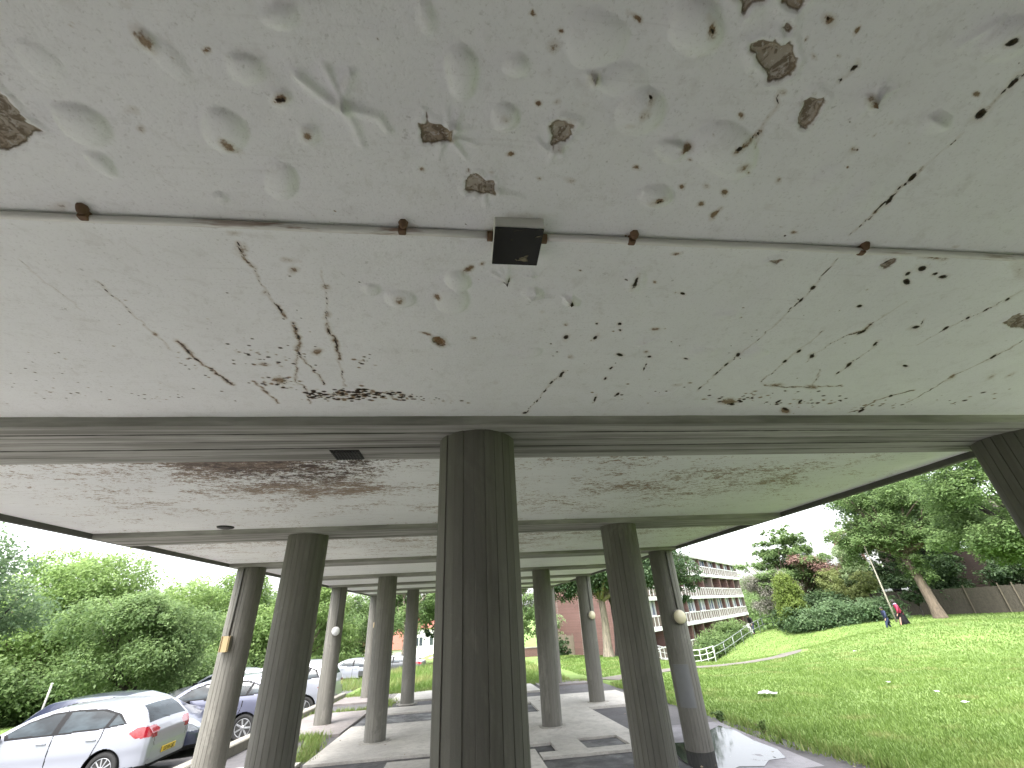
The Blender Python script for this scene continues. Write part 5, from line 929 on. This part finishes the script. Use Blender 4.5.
def car(name, label, cat, spec, paint, tail, yaw, zg_, detail=True, low_black=.0, group=None, fine=1.0, wheel_mat=None, spokes=11, plate=False):
    S = spec; L = S['L']; root = empty(name, (*tail, zg_), yaw, label, cat, group)
    ds = .016/fine; sd_ = np.unique(np.r_[np.linspace(0, .12, 14), np.arange(.12, L-.12, ds), np.linspace(L-.12, L, 10)])
    sm = lambda a: np.interp(sd_, S['s'], a)
    kern = np.hanning(int(.17/ds)|1); kern /= kern.sum()
    def smooth(a):
        p_ = len(kern)//2; return np.convolve(np.pad(a, p_, 'edge'), kern, 'valid')
    def sm2(a):
        v = sm(a); u = np.arange(0, L+1e-6, ds); vu = np.interp(u, S['s'], a); vu = smooth(vu); vv = np.interp(sd_, u, vu); k_ = np.clip(np.minimum(sd_, L-sd_)/.2, 0, 1); return vv*k_+v*(1-k_)
    zt, zb, w = sm2(S['zt']), sm2(S['zb']), sm2(S['w']); belt = S['belt0']+(S['belt1']-S['belt0'])*sd_/L; rows_ = []
    per = max(4, int(9*fine))
    for i, s in enumerate(sd_):
        zs = min(belt[i], zt[i]-.05); gh = max(0, zt[i]-zs); yr = w[i]*(.965-.30*min(1, gh/.55)); mid = (zb[i]+zs)/2
        half = crs([(0, zb[i]), (w[i]*.84, zb[i]), (w[i]*.965, zb[i]+.05), (w[i]*.99, mid-.08), (w[i], mid+.10), (w[i]*.965, zs), ((w[i]*.955+yr)/2+.012, (zs+zt[i])/2), (yr, zt[i]-.05*min(1, gh/.3)-.004), (yr*.88, zt[i]-.014), (yr*.5, zt[i]-.002), (0, zt[i]+.004)], per)
        rows_.append(np.vstack([half, (half*[-1, 1])[-2:0:-1]]))
    A = np.array(rows_); ns, m = A.shape[:2]; V = np.concatenate([-np.repeat(sd_, m)[:, None], A.reshape(-1, 2)], 1)
    i = np.arange(ns-1)[:, None]*m; j = np.arange(m)[None, :]; Fq = np.stack([(i+j).ravel(), (i+(j+1) % m).ravel(), (i+m+(j+1) % m).ravel(), (i+m+j).ravel()], 1)
    c = V[Fq].mean(1); nrm = np.cross(V[Fq[:, 1]]-V[Fq[:, 0]], V[Fq[:, 3]]-V[Fq[:, 0]]); nrm /= np.linalg.norm(nrm, axis=1)[:, None]+1e-9
    s, y, z = -c[:, 0], c[:, 1], c[:, 2]; ay = np.abs(y); sidef = np.abs(nrm[:, 1]) > .55; cls = np.zeros(len(Fq), int)
    P = S['side']; inn = pip(s, z, P) & sidef; cx = np.mean([p[0] for p in P]); cz = np.mean([p[1] for p in P])
    inn_s = pip(cx+(s-cx)*1.05, cz+(z-cz)*1.22, P) & sidef
    cls[inn] = 1                                          # trim
    pil = np.zeros(len(s), bool)
    for a, b in S['pil']: pil |= (s-.35*(z-1.1)*(-1 if a < 1.2 else -.2) > a) & (s-.35*(z-1.1)*(-1 if a < 1.2 else -.2) < b)
    wins = inn_s & ~pil; cls[wins] = 2
    a, b, z0, hw = S['rear']; rg_ = (s > a) & (s < b) & (z > z0) & (ay < hw*(1-.32*(z-z0)/.4)) & ~sidef; cls[(s > a-.05) & (s < b+.035) & (z > z0-.025) & (ay < hw*(1-.32*(z-z0)/.4)+.045) & ~inn & (nrm[:, 2] > -.2) & (cls == 0)] = 1; cls[rg_] = 3
    a, b, hw = S['wind']; wg = (s > a) & (s < b) & (ay < hw*.95+.10*(s-a)) & (nrm[:, 2] > .25) & ~inn; cls[wg] = 4
    cls[(z < (.34 if low_black == 0 else low_black)) & (cls == 0)] = 5
    tl = (s < .46-1.6*np.abs(z-.93-.02*s)) & (z > .83) & (z < 1.03) & (ay > .42+1.2*np.abs(z-.94)) & (cls == 0) ; cls[tl] = 6
    hl = (s > L-.55) & (z > .62) & (ay > .42) & (z < .86) & (cls == 0) & (nrm[:, 2] < .93); cls[hl] = 7
    seam = np.zeros(len(s), bool)
    for q, ds_ in enumerate(S['doors']): seam |= sidef & (np.abs(s-ds_-.05*(z-.6)) < .011) & (z > .32)
    seam |= sidef & (np.abs(s-(.98+.30*np.clip(.92-z, 0, 1)+.02)) < .011) & (z > .40) & (z < 1.06)
    seam |= (np.abs(z-.60+.0*ay) < .008) & (s < .16) & (ay < .52) | (np.abs(ay-.60) < .007) & (s < .2) & (z > .6) & (z < 1.05)
    seam |= (np.abs(s-S['bonnet']) < .009) & (ay < .7) & (z > .8)
    cls[seam & (cls == 0)] = 1
    arch = np.zeros(len(s), bool); ra = S['r']+.055
    for sc_ in S['wh']: arch |= ((s-sc_)**2+(z-S['r'])**2 < ra*ra) & (ay > .5)
    cls[arch] = 9
    grille = (s > L-.2) & (ay < .42) & (z > .48) & (z < .66) & (cls == 0); cls[grille] = 5
    def sub(k_): 
        f = Fq[k_]; u_, inv = np.unique(f, return_inverse=True); return V[u_], inv.reshape(-1, 4)
    def part(nm, k_, mat, par=root, inset=0.):
        if k_.sum() == 0: return None
        v, f = sub(k_); return link(nm, np_mesh(nm, v, f, True), mat, par)
    body = part('body', cls == 0, paint)
    # close the ends
    if True:
        for r_ in (0, ns-1):
            e = MB(); vs_ = [e.bm.verts.new(V[r_*m+q]) for q in range(m)]; e.bm.faces.new(vs_); e.build('end_panel', paint, body)
    part('trim', cls == 1, M['trim']); part('bumper', cls == 5, M['trim'])
    for sg in (-1, 1):
        yy = y*sg > 0; k2 = (cls == 2) & yy
        cuts = [0]+[(a+b)/2 for a, b in S['pil']]+[9]
        for a, b in zip(cuts[:-1], cuts[1:]): part('side_window', k2 & (s > a) & (s <= b), M['car_glass'])
        part('tail_light', (cls == 6) & yy, M['tail']); part('headlight', (cls == 7) & yy, M['head'])
    part('rear_window', cls == 3, M['car_glass']); part('windscreen', cls == 4, M['car_glass'])
    wheel0 = None
    for sc_ in S['wh']:
        for sg in (-1, 1):
            wy = float(np.interp(sc_, sd_, w))-.045; r = S['r']
            MB().lathe([(ra-.002, -.30), (ra-.002, .03)], (-sc_, sg*wy, r), (0, sg, 0), 28).build('wheel_arch', M['trim'], body) if False else None
            mb = MB(); n = 26; b_ = mb.bm
            rr = [[b_.verts.new((-sc_+math.cos(math.pi*q/n*1.16-.25)*(ra+.004), sg*yy_, max(.21, r+math.sin(math.pi*q/n*1.16-.25)*(ra+.004)))) for q in range(n+1)] for yy_ in (wy-.36, wy+.045)]
            for q in range(n): b_.faces.new((rr[0][q], rr[0][q+1], rr[1][q+1], rr[1][q]))
            b_.faces.new(rr[0]); mb.build('wheel_arch', M['trim'], body)
            wh = empty('wheel', (-sc_, sg*(wy-.09), r)); wh.parent = root
            a_ = (0, sg, 0)
            MB().lathe([(r*.66, -.10), (r*.9, -.105), (r*.985, -.085), (r, -.05), (r, .05), (r*.985, .085), (r*.9, .105), (r*.70, .098), (r*.66, .08)], (0, 0, 0), a_, 40).build('tyre', M['tyre'], wh)
            mb = MB(); mb.lathe([(r*.66, -.06), (r*.665, .085), (r*.64, .092), (r*.60, .07)], (0, 0, 0), a_, 40); 
            for q in range(spokes):
                an = 2*math.pi*q/spokes; d = Vector((math.cos(an), 0, math.sin(an))); t2 = Vector((-d.z, 0, d.x)); mb.obox(d*r*.36+Vector((0, sg*.075, 0)), d*r*.28, t2*(.022 if spokes < 9 else .012), (0, .010, 0), .004)
            mb.lathe([(.06, .05), (.058, .088), (.02, .095)], (0, 0, 0), a_, 16); mb.build('rim', wheel_mat or M['alloy'], wh)
            MB().lathe([(r*.62, -.02), (r*.62, .02)], (0, 0, 0), a_, 24).build('brake_disc', M['trim'], wh)
    if detail:
        for sg in (-1, 1):
            for ds_ in [d+.16 for d in ([1.02, 2.02] if S is not SALOON else [1.15, 2.1])]:
                wy = float(np.interp(ds_, sd_, w)); MB().box(-ds_-.10, -ds_+.10, min(sg*(wy-.035), sg*(wy+.012)), max(sg*(wy-.035), sg*(wy+.012)), .865, .893, .008).build('door_handle', paint, root)
            ms = S['wind'][1]-.12; wy = float(np.interp(ms, sd_, w)); MB().obox((-ms, sg*(wy+.09), S['belt1']+.10), (.07, 0, 0), (0, .10, 0), (0, 0, .065), .03).build('door_mirror', M['trim'], root)
    return root
c1 = car('hatchback', 'white hatchback with red tail lights parked tail to the kerb, nearest car at the left', 'car', HATCH, M['car_white'], (-6.22, 12.3), R(-1), -.50+SL*12.3, fine=1.9, group='cars parked along the kerb', spokes=11)
c1.scale = (.895, .895, .895)
# badge, number plate, wiper, spoiler and red cushion on the nearest hatchback
M['chrome'] = simple('chrome_badge', (.5, .5, .5), .2, .9, .05)
mb = MB(); mb.lathe([(.055, -.01), (.055, .006), (.048, .008), (.046, -.002)], (-.075, 0, .935), (1, 0, .25), 24); mb.obox((-.068, 0, .935), (0, .045, .008), (.006, 0, 0), (0, 0, .005)); mb.build('badge', M['chrome'], c1)
pl_ = MB().obox((.012, 0, .51), (.008, 0, 0), (0, .26, 0), (0, 0, .056), .006).build('number_plate', M['plate_y'], c1)
def text(name, body, size, mat, parent, loc, rot):
    cu = bpy.data.curves.new(name, 'FONT'); cu.body = body; cu.size = size; cu.align_x = 'CENTER'; cu.align_y = 'CENTER'; cu.extrude = .0012
    tmp = bpy.data.objects.new(name+'_src', cu); col.objects.link(tmp); bpy.context.view_layer.update()
    me = bpy.data.meshes.new_from_object(tmp.evaluated_get(bpy.context.evaluated_depsgraph_get())); bpy.data.objects.remove(tmp); me.materials.clear()
    o = link(name, me, mat, parent); o.location = loc; o.rotation_euler = rot; return o
text('plate_lettering', 'LD16 LJE', .105, M['plate_t'], pl_, (.0225, 0, .51), (R(90), 0, R(90)))
MB().tube([(-.16, .02, 1.10), (-.20, -.16, 1.14), (-.235, -.36, 1.165)], .009, 6).build('rear_wiper', M['trim'], c1)
MB().lathe([(.02, -.05), (.09, -.02), (.10, .03), (.05, .07)], (-2.52, -.42, 1.02), (0, 0, 1), 12).build('head_cushion', M['seat_red'], c1)
c2 = car('hatchback', 'slate blue car parked nose to the kerb just behind the white hatchback', 'car', HATCH, M['car_navy'], (-6.3-4.05, 14.3), R(180), -.51+SL*14.3, group='cars parked along the kerb', spokes=7)
c2.scale = (.915, .915, .915)
c3 = car('crossover_car', 'lilac silver crossover with black lower trim between the two nearest left columns', 'car', SUV, M['car_silver'], (-5.2, 16.1), R(0), -.475+SL*16, low_black=.62, group='cars parked along the kerb', spokes=7)
c3.scale = (.88, .88, .88)
car('off_roader', 'white off roader with bluish roof beside the column carrying the round white lamp', 'car', SUV, M['car_white'], (-4.47, 19.25), R(0), -.475+SL*19.4, low_black=.45, group='cars parked along the kerb', spokes=5)
car('panel_van', 'pale blue van beyond the lilac silver crossover', 'van', VAN, M['car_blue'], (-13.6, 33.0), R(8), -.55+SL*33, group='cars on the far side', spokes=7, fine=.7)
car('saloon_car', 'white saloon glimpsed through the gap between the crossover and a column', 'car', SALOON, M['car_white'], (-8.2, 24.5), R(0), -.475+SL*24.5, group='cars on the far side', spokes=7, fine=.7)
car('saloon_car', 'small white saloon standing before the clipped hedge in the gap between far left columns', 'car', SALOON, M['car_white'], (-9.6, 38.0), R(172), -2.25, group='cars on the far side', spokes=7, fine=.7)
car('saloon_car', 'grey car with open dark windows in front of the clipped hedge', 'car', SALOON, M['car_grey'], (-2.7, 36.8), R(-8), -2.15, group='cars on the far side', spokes=7, fine=.7)
car('hatchback', 'pink car parked before the white house', 'car', HATCH, M['car_pink'], (-.8, 54.5), R(5), gz(-2, 54.5)-1.3, group='cars on the far side', spokes=7, fine=.6)
Cb = empty('utility_cabinet', (-6.0, 45.5, gz(-6, 45.5)-1.0), 0, 'pale teal cabinet left of the pale patchy tree trunk', 'cabinet')
MB().box(-.75, .75, -.4, .4, -.3, 1.9, .03).build('cabinet_body', M['car_green'], Cb); MB().box(-.8, .8, -.45, .45, 1.901, 2.0, .02).build('lid', M['white_paint'], Cb)
mb = MB(); mb.box(-.70, -.02, -.425, -.401, -.1, 1.8, .01); mb.box(.02, .70, -.425, -.401, -.1, 1.8, .01); mb.build('door', M['car_green'], Cb)

# ------------------------------------------------------------------ people
def skin_mesh(name, pts, edges, rad, mat, parent, sub=2):
    me = bpy.data.meshes.new(name); me.from_pydata(pts, edges, []); tmp = bpy.data.objects.new(name, me); col.objects.link(tmp)
    tmp.modifiers.new('skin', 'SKIN'); tmp.modifiers['skin'].use_smooth_shade = True
    for v, r in zip(me.skin_vertices[0].data, rad): v.radius = r if isinstance(r, tuple) else (r, r)
    me.skin_vertices[0].data[0].use_root = True
    ss = tmp.modifiers.new('sub', 'SUBSURF'); ss.levels = sub; ss.render_levels = sub
    bpy.context.view_layer.update(); out = bpy.data.meshes.new_from_object(tmp.evaluated_get(bpy.context.evaluated_depsgraph_get()))
    bpy.data.objects.remove(tmp); out.materials.clear(); return link(name, out, mat, parent)
M['skin'] = simple('skin', (.36, .22, .16), .6, 0, .05); M['hair'] = simple('dark_hair', (.018, .014, .012), .6, 0, .3, 40)
CL = {k: simple(k+'_cloth', c, .85, 0, .15, 12) for k, c in dict(navy=(.022, .032, .075), black=(.014, .013, .016), crimson=(.34, .03, .075), lavender=(.30, .24, .36), white=(.7, .7, .7), denim=(.05, .06, .10)).items()}
def person(label, x, y, rz, h, pose, parts):
    Pn = empty('person', (x, y, gz(x, y)), rz, label, 'person'); k = h/1.7
    # local: +y forward (walking direction)
    s1, s2 = pose.get('stride', (.22, -.2)); lean = pose.get('lean', .03); ar = pose.get('arms', ((.12, .9), (-.12, .9)))
    pel = (0, 0, .92); ch = (0, lean, 1.25); nk = (0, lean*1.5, 1.45); hd = (0, lean*1.8+.02, 1.58); tp = (0, lean*1.8+.02, 1.68)
    pts = [pel, ch, nk, hd, tp]; rad = [(.15, .115), (.165, .115), (.055, .055), (.085, .10), (.06, .075)]; ed = [(0, 1), (1, 2), (2, 3), (3, 4)]
    for sx, st, (ay_, az_) in ((-1, s1, ar[0]), (1, s2, ar[1])):
        b = len(pts); pts += [(sx*.09, 0, .86), (sx*.10, st*.55+.05, .50), (sx*.10, st, .09), (sx*.11, st+.14, .035)]; rad += [.09, .062, .045, .04]; ed += [(0, b), (b, b+1), (b+1, b+2), (b+2, b+3)]
        b = len(pts); pts += [(sx*.185, lean, 1.38), (sx*.235, lean+ay_*.4, 1.13), (sx*.22, lean+ay_, az_), (sx*.215, lean+ay_+.05, az_-.09)]; rad += [.058, .043, .033, .03]; ed += [(1, b), (b, b+1), (b+1, b+2), (b+2, b+3)]
        e = len(pts)-1   # fingers
        for f_ in range(4): pts.append((sx*.215+(f_-1.5)*.012, lean+ay_+.07+.008*f_, az_-.165+.008*abs(f_-1.4))); rad.append(.009); ed.append((e, len(pts)-1))
        pts.append((sx*.185, lean+ay_+.09, az_-.12)); rad.append(.010); ed.append((e, len(pts)-1))
    body = skin_mesh('body', [tuple(c*k for c in p) for p in pts], ed, [tuple(q*k for q in (r if isinstance(r, tuple) else (r, r))) for r in rad], M['skin'], Pn)
    # face
    hy = lean*1.8+.02
    mb = MB(); mb.lathe([(.001, .03), (.014, .012), (.018, 0)], (0, (hy+.085)*k, 1.575*k), (0, 1, -.3), 8); mb.build('nose', M['skin'], body)
    mb = MB()
    for sx in (-1, 1): mb.lathe([(.011, 0), (.009, .006), (.001, .008)], (sx*.033*k, (hy+.083)*k, 1.605*k), (0, 1, 0), 8)
    mb.box(-.024*k, .024*k, (hy+.082)*k, (hy+.09)*k, 1.535*k, 1.543*k); mb.build('face_features', M['hair'], body)
    # hair: cap over the skull
    hl = pose.get('hair', .0); bm_ = MB(); prof = [(.001, .112), (.05, .105), (.085, .075), (.102, .03), (.104, -.02), (.098, -.07-hl)]
    bm_.lathe([(r*k, q*k) for r, q in prof], (0, (hy-.022)*k, 1.605*k), (0, -.22, 1), 20); bm_.build('hair', M['hair'], Pn)
    for nm, kind, mat in parts:
        if kind == 'coat':   # torso shell from neck to given hem
            hem = pose.get('hem', .62); fl = pose.get('flare', 1.25)
            rows2 = [(1.47, .075, .07), (1.43, .13, .09), (1.36, .195, .125), (1.2, .19, .135), (1.0, .175, .135), (.85, .19, .15), (hem, .19*fl, .16*fl)]
            mb = MB(); rings = [[mb.bm.verts.new(((math.cos(2*math.pi*q/20)*rx)*k, (math.sin(2*math.pi*q/20)*ry+lean*(z-.9)/.4+rng.normal(0, .003))*k, z*k)) for q in range(20)] for z, rx, ry in rows2]
            for a in range(len(rings)-1):
                for q in range(20): f = mb.bm.faces.new((rings[a][q], rings[a][(q+1) % 20], rings[a+1][(q+1) % 20], rings[a+1][q])); f.smooth = True
            bmesh.ops.solidify(mb.bm, geom=mb.bm.faces[:], thickness=.012); mb.build(nm, mat, Pn)
            for sx, (ay_, az_) in ((-1, ar[0]), (1, ar[1])):
                MB().tube([(sx*.165*k, lean*k, 1.40*k), (sx*.215*k, (lean+ay_*.15)*k, 1.28*k), (sx*.24*k, (lean+ay_*.42)*k, 1.12*k), (sx*.222*k, (lean+ay_)*k, (az_+.01)*k)], [.065*k, .066*k, .056*k, .048*k], 12).build('sleeve', mat, Pn)
        if kind == 'skirt':
            mb = MB(); z1 = pose.get('skirt', .12); rings = [[mb.bm.verts.new((math.cos(2*math.pi*q/24)*rx*(1+.05*math.sin(q*2.6))*k, (math.sin(2*math.pi*q/24)*ry*(1+.07*math.sin(q*1.7))+oy)*k, z*k)) for q in range(24)] for z, rx, ry, oy in ((1.02, .17, .135, 0), (.8, .205, .18, 0), (.45, .24, .25, -.02), (z1, .27, .33, -.05))]
            for a in range(3):
                for q in range(24): f = mb.bm.faces.new((rings[a][q], rings[a][(q+1) % 24], rings[a+1][(q+1) % 24], rings[a+1][q])); f.smooth = True
            bmesh.ops.solidify(mb.bm, geom=mb.bm.faces[:], thickness=.01); mb.build(nm, mat, Pn)
        if kind == 'trousers':
            for sx, st in ((-1, s1), (1, s2)): MB().tube([(sx*.08*k, 0, .95*k), (sx*.092*k, .01*k, .82*k), (sx*.10*k, (st*.55+.05)*k, .50*k), (sx*.10*k, st*k, .09*k)], [.11*k, .105*k, .078*k, .06*k], 14).build(nm, mat, Pn)
            for sx, st in ((-1, s1), (1, s2)): MB().obox((sx*.105*k, (st+.075)*k, .04*k), (.042*k, 0, 0), (0, .125*k, 0), (0, 0, .038*k), .03*k).build('shoe', M['trim'], Pn)
        if kind == 'pack': MB().obox((.02*k, (lean-.17)*k, 1.20*k), (.13*k, 0, 0), (0, .075*k, 0), (0, .0, .18*k), .05*k).build(nm, mat, Pn)
        if kind == 'scarf': MB().lathe([(.11*k, -.05*k), (.125*k, 0), (.10*k, .05*k), (.08*k, .055*k)], (0, lean*1.4*k, 1.45*k), n=16).build(nm, mat, Pn)
        if kind == 'bag': MB().obox((.27*k, (lean+.05)*k, .72*k), (.05*k, 0, 0), (0, .14*k, 0), (0, 0, .17*k), .03*k).build(nm, mat, Pn)
    return Pn
person('woman in crimson jacket and long black skirt walking over the lawn', 28.2, 28.4, R(60), 1.68, dict(stride=(.25, -.2), lean=.09, hem=.84, flare=1.05, hair=.07), [('jacket', 'coat', CL['crimson']), ('skirt', 'skirt', CL['black']), ('scarf', 'scarf', CL['lavender']), ('shoulder_bag', 'bag', CL['black'])])
person('child in a knee length navy coat walking beside the woman in crimson', 27.5, 28.9, R(75), 1.40, dict(stride=(.24, -.24), lean=.03, hem=.55, flare=1.1), [('coat', 'coat', CL['navy']), ('trousers', 'trousers', CL['navy'])])
person('dark clothed person on the steps behind the handrail with a white bag', 28.0, 44.6, R(110), 1.68, dict(stride=(.2, -.15), lean=.2, hem=.75, flare=1.0), [('jacket', 'coat', CL['black']), ('trousers', 'trousers', CL['denim']), ('white_bag', 'bag', CL['white'])])
# crumpled sheet caught on the fence top
rg3 = np.random.default_rng(77); Sx = empty('plastic_sheet', (35.2, 35.2, gz(35.2, 35.2)+1.72), R(-45), 'crumpled white sheet caught on top of the timber fence left of the leaning trunk', 'litter')
for nm, mat, x0, wd in (('white_fold', M['litter'], -.75, .7), ('dark_fold', M['trim'], 0, .55), ('pale_fold', M['litter'], .55, .6)):
    mb = MB(); g = [[mb.bm.verts.new((x0+wd*i/7, .18*math.cos(j*1.05)+rg3.normal(0, .03), .05+.24*math.sin(j*1.05*.9)*(.6+.5*rg3.random()))) for j in range(4)] for i in range(8)]
    for i in range(7):
        for j in range(3): mb.bm.faces.new((g[i][j], g[i+1][j], g[i+1][j+1], g[i][j+1]))
    bmesh.ops.solidify(mb.bm, geom=mb.bm.faces[:], thickness=.01); mb.build(nm, mat, Sx)
